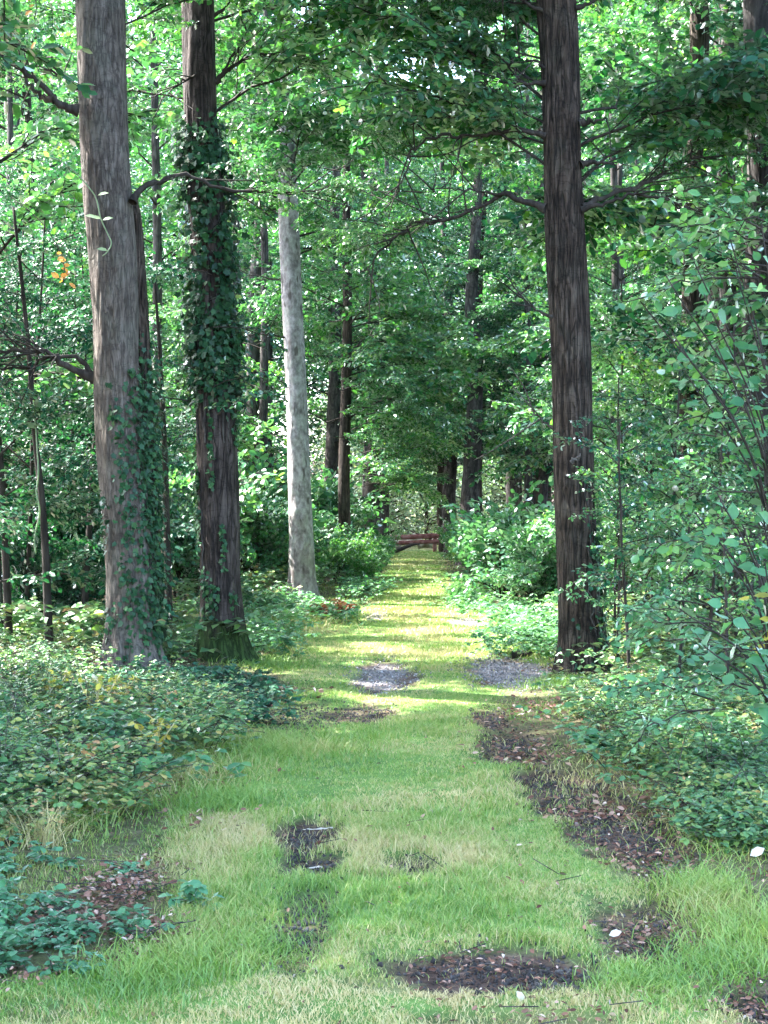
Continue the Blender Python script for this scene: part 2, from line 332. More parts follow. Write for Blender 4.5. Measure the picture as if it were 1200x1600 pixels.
def add_tube(mb, pts, rad, ns=5, mi=0, disp=None):
    pts = np.asarray(pts, float); rad = np.asarray(rad, float)
    if rad.ndim == 0: rad = np.full(len(pts), float(rad))
    t, a, b = frames(pts); th = np.linspace(0, 2 * np.pi, ns, endpoint=False)
    rr = rad[:, None] * np.ones(ns)[None]
    if disp is not None: rr = rr + disp
    V = pts[:, None] + rr[..., None] * (np.cos(th)[None, :, None] * a[:, None] + np.sin(th)[None, :, None] * b[:, None])
    n = len(pts); i = np.arange(n - 1)[:, None] * ns; j = np.arange(ns)[None]; j2 = (j + 1) % ns
    Fq = np.stack([i + j, i + j2, i + ns + j2, i + ns + j], -1).reshape(-1, 4)
    mb.add(V.reshape(-1, 3), Fq, mi)
    o = mb.n - n * ns
    if ns <= 8:
        mb.f.append(np.array([[o + (n - 1) * ns + q for q in range(ns)]])); mb.mats.append(np.array([mi])); mb.rn.append(np.array([.5]))
def spline(ctrl, n):
    c = np.asarray(ctrl, float); 
    if len(c) < 3: 
        t = np.linspace(0, 1, n)[:, None]; return c[0] * (1 - t) + c[-1] * t
    s = np.concatenate([[0], np.cumsum(np.linalg.norm(np.diff(c[:, :3], axis=0), axis=1))]); q = np.linspace(0, s[-1], n)
    i = np.clip(np.searchsorted(s, q, side='right') - 1, 0, len(c) - 2); u = ((q - s[i]) / (s[i + 1] - s[i]))[:, None]
    e = np.vstack([2 * c[0] - c[1], c, 2 * c[-1] - c[-2]]); p0, p1, p2, p3 = e[i], e[i + 1], e[i + 2], e[i + 3]
    return .5 * (2 * p1 + (p2 - p0) * u + (2 * p0 - 5 * p1 + 4 * p2 - p3) * u ** 2 + (3 * p1 - p0 - 3 * p2 + p3) * u ** 3)

def link(name, me, parent=None, loc=None, kind=None):
    o = bpy.data.objects.new(name, me); COL.objects.link(o)
    if parent is not None: o.parent = parent
    if loc is not None: o.location = loc
    if kind: o['kind'] = kind
    return o
def tag(o, label, cat=None, group=None, kind=None):
    o['label'] = label
    if cat: o['category'] = cat
    if group: o['group'] = group
    if kind: o['kind'] = kind
    return o
def empty(name, loc, label, cat, group=None):
    o = link(name, None, None, loc); return tag(o, label, cat, group)

# ---------------------------------------------------------------- GROUND
def axis(fine0, fine1, step, far0, far1, g=1.18):
    a = list(np.arange(fine0, fine1 + 1e-6, step)); s = step; x = a[-1]
    while x < far1: s *= g; x += s; a.append(x)
    s = step; x = a[0]; b = []
    while x > far0: s *= g; x -= s; b.append(x)
    return np.array(b[::-1] + a)
xs = axis(-5, 5, .07, -500, 500); ys = axis(3, 30, .09, -60, 900)
X, Y = np.meshgrid(xs, ys)
Z = gz(X, Y)
fine = (np.abs(X) < 5.5) & (Y < 31)
Z = Z + fine * .012 * (fbm(X * 9, Y * 9, 21) - .5)
nx, ny = len(xs), len(ys)
i = np.arange(ny - 1)[:, None] * nx; j = np.arange(nx - 1)[None]
Fq = np.stack([i + j, i + j + 1, i + nx + j + 1, i + nx + j], -1).reshape(-1, 4)
mb = MB(); mb.add(np.stack([X, Y, Z], -1).reshape(-1, 3), Fq)
ga = grassy(X, Y); ga = np.where(Y > 62, .0, ga); ga = ga * np.where(Y < 3, 0, 1)
ga = np.maximum(ga, .45 * (1 - sst(0, 2.2, np.maximum(edges(Y)[0] - X, X - edges(Y)[1]))) * fbm(X * 2, Y, 8) * (1 - bare(X, Y)))
grit = np.zeros_like(X)
GRIT = [BARE[10], BARE[11], BARE[12], BARE[13]]
for bx, by, rx, ry, s in GRIT:
    q = np.sqrt(((X - bx) / rx) ** 2 + ((Y - by) / ry) ** 2) + (fbm(X * 6, Y * 3, 3) - .5)
    grit = np.maximum(grit, .8 * (1 - sst(.5, 1.2, q)))
tag(link('ground', mb.mesh('ground', [M['ground']], True, dict(grassy=ga.ravel(), grit=grit.ravel())), kind='structure'), 'dark woodland soil under the grass ride and the trees')

# ---------------------------------------------------------------- GRASS
def scatter(d0, d1, n, margin=.25, half=None):
    """random ground points inside the camera's wedge (plus a margin), evenly by area"""
    d = np.sqrt(rng.uniform(d0 ** 2, d1 ** 2, n)); k = 600 / F + margin / 5
    r = rng.uniform(-1, 1, n) * (k * d if half is None else half)
    x = r * math.cos(YAW) - d * math.sin(YAW); y = r * math.sin(YAW) + d * math.cos(YAW); return x, y
gmb = MB()
BL3 = np.array([[-.5, 0], [.5, 0], [-.36, .5], [.36, .5], [0, 1.0]])
def blades(x, y, h, wd, lean, rn, far=False, mbx=gmb):
    n = len(x)
    if n == 0: return
    z = gz(x, y) - .004; a = rng.uniform(0, 2 * np.pi, n); la = rng.uniform(0, 2 * np.pi, n)
    sx, sy = np.cos(a), np.sin(a); lx, ly = np.cos(la) * lean * h, np.sin(la) * lean * h
    V = []
    for u, t in (BL3 if not far else [(-.5, 0), (.5, 0), (0, 1)]):
        V.append(np.stack([x + u * wd * sx + lx * t * t, y + u * wd * sy + ly * t * t, z + h * t * (1 - .25 * lean * t)], -1))
    V = np.stack(V, 1); k = V.shape[1]; b = np.arange(n)[:, None] * k
    if far: mbx.add(V, b + np.array([[0, 1, 2]]), 0, rn)
    else:
        mbx.add(V, b + np.array([[0, 1, 3, 2]]), 0, rn)
        mbx.f.append((b + np.array([[2, 3, 4]])) + (mbx.n - n * k)); mbx.mats.append(np.zeros(n)); mbx.rn.append(rn)
for d0, d1, n, far, wd in [(4.2, 8, 190000, False, .0038), (8, 13.5, 170000, False, .0055), (13.5, 22, 150000, True, .010), (22, 32, 70000, True, .016), (32, 62, 60000, True, .03)]:
    x, y = scatter(d0, d1, n)
    if far and d0 > 20: x = rng.uniform(-2.8, 2.4, n); y = rng.uniform(d0, d1, n)
    cl = fbm(x * 9, y * 9, 31); big = fbm(x * 1.1, y * .8, 17)
    ins = inside(x, y); bm = bare(x, y)
    dens = ins * (1 - .97 * bm) * np.clip(.1 + 1.5 * cl, 0, 1) + .18 * (1 - ins) * (fbm(x * 1.5, y, 41) > .5)
    keep = rng.uniform(0, 1, n) < dens
    x, y, cl, big, ins = x[keep], y[keep], cl[keep], big[keep], ins[keep]; n = len(x)
    h = .62 * (.022 + .05 * cl * rng.uniform(.5, 1.3, n) + .035 * (big > .56)) * np.where(rng.uniform(0, 1, n) > .96, 1.6, 1) * (.7 + .5 * big)
    blades(x, y, h * (1 if d0 < 20 else 1.3), wd * rng.uniform(.7, 1.3, n), rng.uniform(.2, 1.1, n), np.clip(rng.beta(1.6, 2.8, n) + .08 * (h < .04) + dry(x, y) * 1.1, 0, 1), far)
# long tufts at the ride's edges
for px, py, rr, n, hh in [(1095, 1400, .17, 1500, .13), (1130, 1500, .2, 1300, .10), (1010, 1540, .16, 900, .08), (1170, 1450, .2, 1000, .12), (290, 1500, .22, 1500, .085), (400, 1480, .18, 1300, .07), (200, 1540, .2, 1300, .08), (430, 1170, .45, 2600, .13), (340, 1260, .25, 1500, .12), (880, 1070, .3, 1000, .12), (420, 1040, .4, 1200, .1), (850, 1115, .35, 500, .07), (20, 1560, .15, 500, .05), (520, 1170, .3, 1000, .08)]:
    p = GP(px, py); x = p[0] + rng.normal(0, rr * .6, n); y = p[1] + rng.normal(0, rr * .9, n)
    blades(x, y, hh * rng.uniform(.4, 1.1, n), .0045 * max(1, p[1] / 8) * rng.uniform(.7, 1.3, n), rng.uniform(.4, 1.3, n), rng.uniform(0, .45, n))
for px, py, rr, n, hh in [(120, 1240, .5, 1500, .2), (220, 1180, .5, 1500, .2), (60, 1300, .3, 900, .2), (300, 1220, .3, 900, .15), (1080, 1270, .4, 900, .10), (960, 1190, .5, 700, .09), (1150, 1330, .3, 700, .12), (400, 980, 1.0, 1500, .25)]:
    p = GP(px, py); x = p[0] + rng.normal(0, rr * .6, n); y = p[1] + rng.normal(0, rr, n)
    blades(x, y, hh * rng.uniform(.4, 1.2, n), .0045 * max(1, p[1] / 8) * rng.uniform(.7, 1.3, n), rng.uniform(.6, 1.6, n), rng.uniform(.1, .9, n))
tag(link('grass', gmb.mesh('grass', [M['grass']])), 'short green and straw coloured grass growing along the ride', None, None, 'stuff')

# ---------------------------------------------------------------- LEAFY BRANCH PROTOTYPES
def rot_about(v, k, a):
    k = unit(k); return v * math.cos(a) + np.cross(k, v) * math.sin(a) + k * np.dot(k, v) * (1 - math.cos(a))
UP = np.array([0.0, 0, 1])
def leafy(seed, Ln, nsec, leaf, step, lmat, tpl=LEAF8, thick=.018, spread=.5, rise=.12, jit=.55, side_twigs=True, wood=True, ns=4):
    r = np.random.default_rng(seed); mb = MB(); pos = []; dr = []; nr = []; sz = []
    n = 9; t = np.linspace(0, 1, n)
    main = np.stack([Ln * t, Ln * .10 * np.cumsum(r.normal(0, .35, n)) * t, Ln * (rise * np.sin(t * 2.2) - .10 * t ** 2) + Ln * .03 * r.normal(0, 1, n) * t], -1)
    if wood: add_tube(mb, main, thick * (1 - .85 * t) + .003, ns + 1, 0)
    def put(line, nl, st):
        seg = np.linalg.norm(np.diff(line, axis=0), axis=1).sum(); k = max(2, int(seg / st)); tt = np.linspace(.12, 1, k)
        idx = tt * (len(line) - 1); ii = np.minimum(idx.astype(int), len(line) - 2); fr = (idx - ii)[:, None]
        p = line[ii] * (1 - fr) + line[ii + 1] * fr; tg = unit(line[ii + 1] - line[ii])
        sd = unit(np.cross(np.tile(UP, (k, 1)), tg)); sgn = np.where(np.arange(k) % 2, 1, -1)[:, None]
        d = tg * r.uniform(.2, .9, (k, 1)) + sd * sgn * r.uniform(.5, 1.1, (k, 1)) + r.normal(0, .3, (k, 3)) - UP * r.uniform(0, .5, (k, 1))
        pos.append(p); dr.append(d); nr.append(UP + r.normal(0, jit, (k, 3))); sz.append(leaf * r.uniform(.6, 1.25, k))
    put(main[3:], 0, step)
    for q in range(nsec):
        u = .16 + .82 * (q + r.uniform(0, .8)) / nsec; idx = u * (n - 1); i0 = min(int(idx), n - 2); p = main[i0] + (main[i0 + 1] - main[i0]) * (idx - i0)
        tg = unit(main[i0 + 1] - main[i0]); s = 1 if q % 2 else -1
        d = unit(rot_about(tg, UP, s * r.uniform(.6, 1.15)) + UP * r.uniform(-.25, .45)); ln = Ln * spread * (1 - .62 * u) * r.uniform(.65, 1.2)
        m = 6; tt = np.linspace(0, 1, m)[:, None]
        sec = p + d * ln * tt + np.cumsum(r.normal(0, .03 * ln, (m, 3)), axis=0) * tt - UP * ln * .14 * tt ** 2
        if wood: add_tube(mb, sec, .45 * thick * (1 - .8 * tt[:, 0]) + .002, ns, 0)
        put(sec, 0, step)
        if side_twigs:
            nt = max(2, int(ln / .11))
            for z in range(nt):
                v = .2 + .75 * z / nt; jx = v * (m - 1); i1 = min(int(jx), m - 2); pp = sec[i1] + (sec[i1 + 1] - sec[i1]) * (jx - i1)
                dd = unit(rot_about(d, UP, (1 if z % 2 else -1) * r.uniform(.5, 1.2)) + UP * r.uniform(-.45, .4)); l2 = r.uniform(.12, .34) * (1.15 - v) * min(1.6, Ln / 2)
                tw = pp + dd * l2 * np.linspace(0, 1, 3)[:, None] - UP * l2 * .12 * (np.linspace(0, 1, 3) ** 2)[:, None]
                if wood and tpl is LEAF8: add_tube(mb, tw, .0028, 3, 0)
                put(tw, 0, step)
    pos = np.concatenate(pos); dr = np.concatenate(dr); nr = np.concatenate(nr); sz = np.concatenate(sz)
    add_leaves(mb, pos, dr, nr, sz, r.uniform(0, 1, len(pos)) ** 1.2, tpl, 1)
    return mb.mesh('leafy_branch', [M['twig'], lmat])
def protos(seed0, k, lmat, **kw): return [leafy(seed0 + q, lmat=lmat, **kw) for q in range(k)]
PR = {}
big = dict(Ln=3.0, nsec=16, leaf=.135, step=.052, jit=.45)
PR['oak'] = protos(10, 4, M['leaf'], **big)
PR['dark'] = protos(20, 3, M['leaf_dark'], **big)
PR['light'] = protos(30, 4, M['leaf_light'], Ln=2.0, nsec=13, leaf=.125, step=.052, spread=.55, jit=.45)
PR['teal'] = protos(40, 3, M['leaf_teal'], Ln=1.6, nsec=12, leaf=.12, step=.055, spread=.55, rise=.25, jit=.45)
PR['near'] = protos(50, 3, M['leaf_light'], Ln=1.1, nsec=8, leaf=.085, step=.055, spread=.5, thick=.008)
PR['neard'] = protos(55, 3, M['leaf_dark'], Ln=1.1, nsec=8, leaf=.085, step=.055, spread=.5, thick=.008)
PR['hazel'] = protos(80, 3, M['leaf_light'], Ln=1.0, nsec=7, leaf=.105, step=.085, spread=.5, thick=.007, jit=.5)
PR['hazelt'] = protos(85, 3, M['leaf_teal'], Ln=1.0, nsec=7, leaf=.095, step=.08, spread=.5, thick=.007, jit=.5)
PR['upper'] = protos(60, 3, M['leaf'], Ln=4.0, nsec=16, leaf=.19, step=.10, tpl=LEAF4)
def bare_proto(seed, Ln=2.0):
    r = np.random.default_rng(seed); mb = MB(); n = 10; t = np.linspace(0, 1, n)
    mn = np.stack([Ln * t, Ln * .08 * np.cumsum(r.normal(0, .5, n)) * t, Ln * .06 * np.cumsum(r.normal(.1, .6, n)) * t], -1); add_tube(mb, mn, .018 * (1 - .85 * t) + .003, 5)
    for q in range(7):
        i0 = r.integers(2, n - 1); d = unit(np.array([1, r.normal(0, .8), r.normal(0, .6)])); l = r.uniform(.25, .8); tt = np.linspace(0, 1, 5)[:, None]
        add_tube(mb, mn[i0] + d * l * tt + np.cumsum(r.normal(0, .03, (5, 3)), axis=0) * tt, .007 * (1 - .7 * tt[:, 0]) + .002, 4)
    return mb.mesh('bare_branch', [M['twig']])
PR['bare'] = [bare_proto(70 + q) for q in range(4)]

def place(name, me, parent, loc, az, tilt, scale, roll=0.0):
    o = bpy.data.objects.new(name, me); COL.objects.link(o); o.parent = parent
    pl = np.array(parent.location); o.location = Vector(np.asarray(loc) - pl)
    o.rotation_euler = Euler((roll, -tilt, az), 'XYZ'); o.scale = (scale,) * 3
    return o

# ---------------------------------------------------------------- TRUNKS
def trunk_mesh(ctrl, rad, mat, ns=14, step=.25, seed=0, ridge=0.0, flare=0.0, rx=22, rz=2.2, knots=()):
    """ctrl relative to the base; rad per control point"""
    c = np.column_stack([ctrl, rad]); ln = np.linalg.norm(np.diff(c[:, :3], axis=0), axis=1).sum(); n = max(6, int(ln / step)); s = spline(c, n)
    pts, rr = s[:, :3], np.maximum(s[:, 3], .004); th = np.linspace(0, 2 * np.pi, ns, endpoint=False); z = pts[:, 2]
    TH, ZZ = np.meshgrid(th, z)
    disp = rr[:, None] * .20 * (fbm(np.cos(TH) * 1.3 + 5, ZZ * .9 + np.sin(TH) * 1.3, seed) - .5)
    if ridge:
        u = TH / (2 * np.pi) * rx
        # vertical plates with wandering cracks; wraps because the lattice is sampled on the circle
        cx, sx_ = np.cos(TH) * rx / 6.283, np.sin(TH) * rx / 6.283
        a = vn(cx * 1.15 + ZZ * .35, sx_ * 1.15 + ZZ * rz, seed + 1) ; b = vn(cx * 2.6 + 9, sx_ * 2.6 + ZZ * rz * 1.8, seed + 2)
        rdg = 1 - np.abs(2 * a - 1) ; disp = disp + ridge * (np.minimum(np.abs(2 * a - 1) * 2.2, 1) - .6) + ridge * .45 * (b - .5)
    if flare:
        k = 5; disp = disp + flare * np.exp(-np.maximum(ZZ, 0) / .22) * (.55 + .6 * np.cos(TH * k + seed) ** 2 * (vn(TH, TH * 0, seed) + .4))
    for kz, ka, kr, kh in knots:
        dd = np.sqrt(((TH - ka + np.pi) % (2 * np.pi) - np.pi) ** 2 * rr[:, None] ** 2 + (ZZ - kz) ** 2); disp = disp + kh * (np.exp(-(dd / kr) ** 2) - 1.3 * np.exp(-(dd / (kr * .45)) ** 2))
    mb = MB(); add_tube(mb, pts, rr, ns, 0, disp)
    return mb.mesh('trunk', [mat], True)
GT = []
for q in range(5):
    r = np.random.default_rng(100 + q); H = 18; zz = np.linspace(-.3, H, 9)
    c = np.stack([np.cumsum(r.normal(0, .10, 9)), np.cumsum(r.normal(0, .10, 9)), zz], -1); c -= c[0] * [1, 1, 0]
    GT.append((c, trunk_mesh(c, .24 * (1 - .85 * np.linspace(0, 1, 9)) + .02, M['bark_dark'] if q in (1,) else M['bark_wood'], 18, .22, q, ridge=.012, flare=.08, rx=14)))
def crown_mesh(seed, H0, H1, rmax, nb, leaf, lmat, cnt):
    """whole crown of a far tree: clumps of leaves hung about short boughs"""
    r = np.random.default_rng(seed); mb = MB(); P_ = []; 
    for q in range(nb):
        t = (q + r.uniform()) / nb; z = H0 + (H1 - H0) * t; ra = rmax * (np.sin(np.pi * min(1, .18 + .85 * t)) ** .7) * r.uniform(.5, 1.1); a = r.uniform(0, 2 * np.pi)
        e = np.array([math.cos(a) * ra, math.sin(a) * ra, z + ra * .12]); s = np.array([0, 0, z - ra * .3])
        add_tube(mb, s + (e - s) * np.linspace(0, 1, 4)[:, None], .05 * (1 - .8 * np.linspace(0, 1, 4)) + .01, 4, 0)
        k = cnt // nb; c1 = s + (e - s) * r.uniform(.35, 1.08, (k, 1)); cl = r.normal(0, 1, (k, 3)) * np.array([.55, .55, .26]) * (rmax / 2.6)
        P_.append(c1 + cl)
    p = np.concatenate(P_); n = len(p)
    add_leaves(mb, p, r.normal(0, 1, (n, 3)) * [1, 1, .5], UP + r.normal(0, .55, (n, 3)), leaf * r.uniform(.6, 1.3, n), r.uniform(0, 1, n) ** 1.2, LEAF4, 1)
    return mb.mesh('crown', [M['twig'], lmat])
CR = [crown_mesh(200 + q, [2.6, 3.4, 2.0][q % 3], 18, [2.9, 3.3, 2.5][q % 3], 46, .21, [M['leaf'], M['leaf_light'], M['leaf_dark'], M['leaf']][q], 9000) for q in range(4)]

n_boughs = 0
def bough_ok(p, az, tilt, ln, free=False):
    c = p + np.array([math.cos(az) * math.cos(tilt), math.sin(az) * math.cos(tilt), math.sin(tilt)]) * ln * .55; r = ln * .45
    if in_view_gap(c, r): return False
    if not free and shades(c, r * .55) and random.random() < .86: return False
    return True
def wood_tree(x, y, H, rs, sp, label, group, lo=2.2, nb=26, name='tree', far=False, ti=None, rot=None, cat='tree'):
    z = gz1(x, y); root = empty(name, (x, y, z), label, cat, group); k = random.randrange(5) if ti is None else ti
    c, me = GT[k]; t = link('trunk', me, root); ro = random.uniform(0, 6.28) if rot is None else rot
    t.rotation_euler[2] = ro; s = H / 18; t.scale = (rs, rs, s)
    if far:
        cm = CR[sp if isinstance(sp, int) else {'oak': 0, 'light': 1, 'dark': 2}[sp]]; o = link('crown', cm, root); o.rotation_euler[2] = random.uniform(0, 6.28); o.scale = (random.uniform(.9, 1.2),) * 2 + (s,)
        return root
    for q in range(nb):
        u = ((q + random.random()) / nb) ** 1.25; h = lo + (H - lo) * u
        cc = np.array([np.interp(h / s, c[:, 2], c[:, 0]), np.interp(h / s, c[:, 2], c[:, 1])]) * rs
        bx = cc[0] * math.cos(ro) - cc[1] * math.sin(ro); by = cc[0] * math.sin(ro) + cc[1] * math.cos(ro)
        p = np.array([x + bx, y + by, z + h]); az = q * 2.4 + random.uniform(-.5, .5); tl = R(random.uniform(-8, 28) + 30 * u * u)
        sc = random.uniform(.7, 1.05) * (1 - .45 * u)
        up = h > 1.6 + y * .36 + 1.5 or (p[1] < 8)
        if up: pr = random.choice(PR['upper']); ln = 4.0 * sc
        else: pr = random.choice(PR[sp]); ln = {'oak': 3, 'dark': 3, 'light': 2, 'teal': 1.6}[sp] * sc
        if sp == 'light' and not up: sc *= 1.3; ln *= 1.3
        if bough_ok(p, az, tl, ln): place('leafy_branch', pr, root, p, az, tl, sc, random.uniform(-.2, .2))
    return root
def shrub(x, y, rad, h, sp, n, label, group=None, name='shrub', cat='shrub', sc0=1.0):
    z = gz1(x, y); root = empty(name, (x, y, z), label, cat, group); L0 = {'light': 2.0, 'teal': 1.6, 'near': 1.1, 'neard': 1.1, 'dark': 3.0, 'oak': 3.0}[sp]
    for q in range(n):
        az = q * 2.4 + random.uniform(-.4, .4); u = random.random(); tl = R(15 + 65 * u)
        ln = (rad * math.cos(tl) + h * math.sin(tl)) * random.uniform(.75, 1.05); b = np.array([x + random.uniform(-.2, .2) * rad, y + random.uniform(-.2, .2) * rad, z + .02 + .45 * h * random.random() * (1 - u)])
        o = place('leafy_branch', random.choice(PR[sp]), root, b, az, tl, ln / L0 * sc0, random.uniform(-.8, .8))
        c = b + np.array([math.cos(az) * math.cos(tl), math.sin(az) * math.cos(tl), math.sin(tl)]) * ln * .5
        if abs(c[0] - .05) < .75 + .2 * ln and y > 14: bpy.data.objects.remove(o)
    return root
def sapling(x, y, H, sp, nb, label, group=None, lean=(0, 0), rad=.02, lo=.3, name='sapling', sc=1.0, free=False):
    z = gz1(x, y); root = empty(name, (x, y, z), label, 'sapling', group); n = 7; tt = np.linspace(0, 1, n)
    c = np.stack([lean[0] * tt ** 1.3 + np.cumsum(np.random.default_rng(int(abs(x * 97 + y * 31))).normal(0, .02 * H / 3, n)) * tt, lean[1] * tt, H * tt - .05], -1)
    link('stem', trunk_mesh(c, rad * (1 - .75 * tt) + .003, M['twig'], 8, .12, int(y * 7)), root)
    L0 = {'light': 2.0, 'teal': 1.6, 'near': 1.1, 'neard': 1.1, 'dark': 3.0, 'oak': 3.0}[sp]
    for q in range(nb):
        u = lo + (1 - lo) * (q + random.random()) / nb; p = np.array([x + np.interp(u, tt, c[:, 0]), y + np.interp(u, tt, c[:, 1]), z + H * u]); az = q * 2.4 + random.uniform(-.6, .6)
        tl = R(random.uniform(-5, 35)); ln = max(.5, .42 * H * (1.1 - .6 * u)) * random.uniform(.7, 1.1) * sc; ln = min(ln, 2.2)
        if in_view_gap(p + np.array([math.cos(az), math.sin(az), .2]) * ln * .5, ln * .4): continue
        if not free and p[2] > 1.2 and shades(p, .4) and random.random() < .6: continue
        place('leafy_branch', random.choice(PR[sp]), root, p, az, tl, ln / L0, random.uniform(-.3, .3))
    return root

# ---------------------------------------------------------------- THE MAIN TREES BESIDE THE RIDE
def px_trunk(d, lst, z0=-.25):
    """(px, py, radius px) list at depth d -> base point, relative control points, radii"""
    b = P(lst[0][0], lst[0][1], d); b[2] = gz1(b[0], b[1]); pts = [np.array([b[0], b[1], b[2] + z0])]; rad = [lst[0][2] / F * d]
    for px, py, r in lst[1:]: pts.append(P(px, py, d)); rad.append(r / F * d)
    return b, np.array(pts) - b, np.array(rad)
def px_branch(root, d, lst, r0, r1=.004, name='branch', mat='twig', dd=0.0, twigs=3, sp=None, nleaf=0, lsc=.5, seed=1):
    r = np.random.default_rng(seed); b = np.array(root.location); n = len(lst); ds = d + dd * np.linspace(0, 1, n)
    c = np.array([P(px, py, ds[i]) for i, (px, py) in enumerate(lst)]); s = spline(c, max(8, n * 4)); t = np.linspace(0, 1, len(s))
    s = s + (r.normal(0, .017, s.shape)) * t[:, None] ** .3
    mb = MB(); r0 = r0 * .68; arc = np.concatenate([[0], np.cumsum(np.linalg.norm(np.diff(s, axis=0), axis=1))]); add_tube(mb, s - b, (r0 * (1 - t) ** .8 + r1) * (1 + .9 * np.exp(-arc / .09)) * (1 + .12 * r.normal(0, 1, len(s))), 9)
    for q in range(int(twigs * 1.7)):
        i = int(len(s) * r.uniform(.3, .95)); i = min(i, len(s) - 2); tg = unit(s[i + 1] - s[i]); dr_ = unit(tg + r.normal(0, .6, 3) + UP * .1); l = r.uniform(.3, .8); tt = np.linspace(0, 1, 6)[:, None]
        add_tube(mb, s[i] - b + dr_ * l * tt + np.cumsum(r.normal(0, .02, (6, 3)), axis=0) * tt, .007 * (1 - .7 * tt[:, 0]) + .002, 4)
    o = link(name, mb.mesh(name, [M[mat]], True), root)
    for q in range(nleaf):
        i = int((len(s) - 1) * (.45 + .55 * (q + r.uniform()) / nleaf)); tg = s[min(i + 1, len(s) - 1)] - s[i - 1]; az = math.atan2(tg[1], tg[0]) + r.uniform(-1, 1)
        o2 = place('leafy_branch', PR[sp][q % len(PR[sp])], root, s[i], az, R(r.uniform(-15, 20)), lsc * r.uniform(.7, 1.2))
    return o
def ivy(root, ctrl, rad, dens, n, seed, leaf=.055, zr=(0, 5), lift=.03, name='ivy'):
    """ctrl/rad relative to root; dens(z, th) -> 0..1"""
    r = np.random.default_rng(seed); z = r.uniform(*zr, n); th = r.uniform(0, 2 * np.pi, n); o = np.argsort(ctrl[:, 2]); zc = ctrl[o, 2]
    cx = np.interp(z, zc, ctrl[o, 0]); cy_ = np.interp(z, zc, ctrl[o, 1]); rr = np.interp(z, zc, rad[o])
    k = r.uniform(0, 1, n) < dens(z, th); z, th, cx, cy_, rr = z[k], th[k], cx[k], cy_[k], rr[k]; n = len(z)
    out = np.stack([np.cos(th), np.sin(th), np.zeros(n)], -1); rad2 = rr + np.abs(r.normal(0, lift, n)) + .008
    p = np.stack([cx, cy_, z], -1) + out * rad2[:, None]; d = -UP * r.uniform(.5, 1, (n, 1)) + r.normal(0, .45, (n, 3)) + out * r.uniform(0, .5, (n, 1))
    mb = MB(); add_leaves(mb, p, d, out + UP * r.uniform(0, .9, (n, 1)) + r.normal(0, .35, (n, 3)), leaf * r.uniform(.5, 1.25, n), r.uniform(0, 1, n), IVYL, 1)
    for q in range(14):                                      # climbing stems
        zz = np.linspace(zr[0], zr[0] + (zr[1] - zr[0]) * r.uniform(.4, .95), 26); t0 = r.uniform(0, 6.28); tt = t0 + np.cumsum(r.normal(0, .09, 26)); 
        if dens(np.array([zz[8]]), np.array([tt[8] % 6.283]))[0] < .15: continue
        R_ = np.interp(zz, zc, rad[o]) + .006; add_tube(mb, np.stack([np.interp(zz, zc, ctrl[o, 0]) + np.cos(tt) * R_, np.interp(zz, zc, ctrl[o, 1]) + np.sin(tt) * R_, zz], -1), .008, 5, 0)
    return link(name, mb.mesh(name, [M['bark_wood'], M['ivy']]), root, kind='stuff')

# left: grey trunk with ivy
D1 = 14.6
b1, c1, r1 = px_trunk(D1, [(206, 1065, 44), (205, 1000, 39), (202, 900, 37), (196, 800, 36), (187, 700, 35), (182, 600, 34), (181, 500, 34), (176, 400, 36), (168, 300, 37), (160, 150, 38), (155, 0, 37), (147, -250, 34), (140, -900, 24), (150, -1700, 10)])
t1 = empty('tree', b1, 'thick grey trunk at the left, ivy climbing its right side, brambles at its foot', 'tree')
link('trunk', trunk_mesh(c1, r1, M['bark_grey'], 110, .028, 3, ridge=.009, flare=.13, rx=26, rz=3, knots=[(5.3, 4.8, .10, .03), (3.9, 5.2, .07, .02)]), t1)
c1b = []; 
for px, py, r in [(228, 1060, 22), (228, 900, 20), (226, 750, 18), (224, 600, 15), (217, 450, 13), (211, 350, 12), (207, 310, 8)]: c1b.append((P(px, py, D1 + .22), r / F * D1))
cb = np.array([a for a, _ in c1b]) - b1; rb = np.array([a for _, a in c1b])
link('stem', trunk_mesh(cb, rb, M['bark_dark'], 40, .05, 8, ridge=.006, rx=14), t1)
front = lambda th, a, w: np.clip(1.25 - np.abs((th - a + np.pi) % (2 * np.pi) - np.pi) / w, 0, 1)
ivy(t1, c1, r1, lambda z, th: np.clip((front(th, R(-25), 1.15) * (z < 2.95) * (.35 + .65 * (vn(th * 3, z * 2.5, 4) > .35)) * sst(3.0, 2.4, z)) + front(th, R(-95), .9) * sst(1.75, 1.5, z) * (vn(th * 3, z * 2.2, 9) > .50) * .8, 0, 1) * (1 - .5 * sst(.55, .2, z)), 5200, 4, .06, (0.1, 3.0))
ivy(t1, cb, rb, lambda z, th: np.clip(sst(3.1, 2.5, z) * .9 + .1, 0, 1), 3000, 5, .06, (.2, 3.2), lift=.05)
px_branch(t1, D1 - .2, [(122, 172), (100, 166), (85, 155), (60, 130), (35, 105), (0, 85), (-60, 60)], .045, sp='oak', nleaf=5, lsc=.45, dd=-.3, seed=3)
px_branch(t1, D1 - .3, [(85, 155), (62, 150), (45, 128), (28, 105), (0, 96)], .03, dd=.3, seed=4)
px_branch(t1, D1 - .1, [(120, 138), (105, 120), (80, 110), (50, 100)], .018, dd=.4, seed=5)
px_branch(t1, D1 - .15, [(207, 316), (222, 292), (250, 284), (290, 273), (330, 292), (370, 299), (430, 300), (505, 298)], .034, twigs=6, sp='oak', nleaf=3, lsc=.22, dd=.6, seed=6)
px_branch(t1, D1, [(150, 590), (110, 575), (80, 550), (40, 548), (-30, 556)], .05, twigs=6, dd=-.4, seed=7, sp='neard', nleaf=6, lsc=.8)
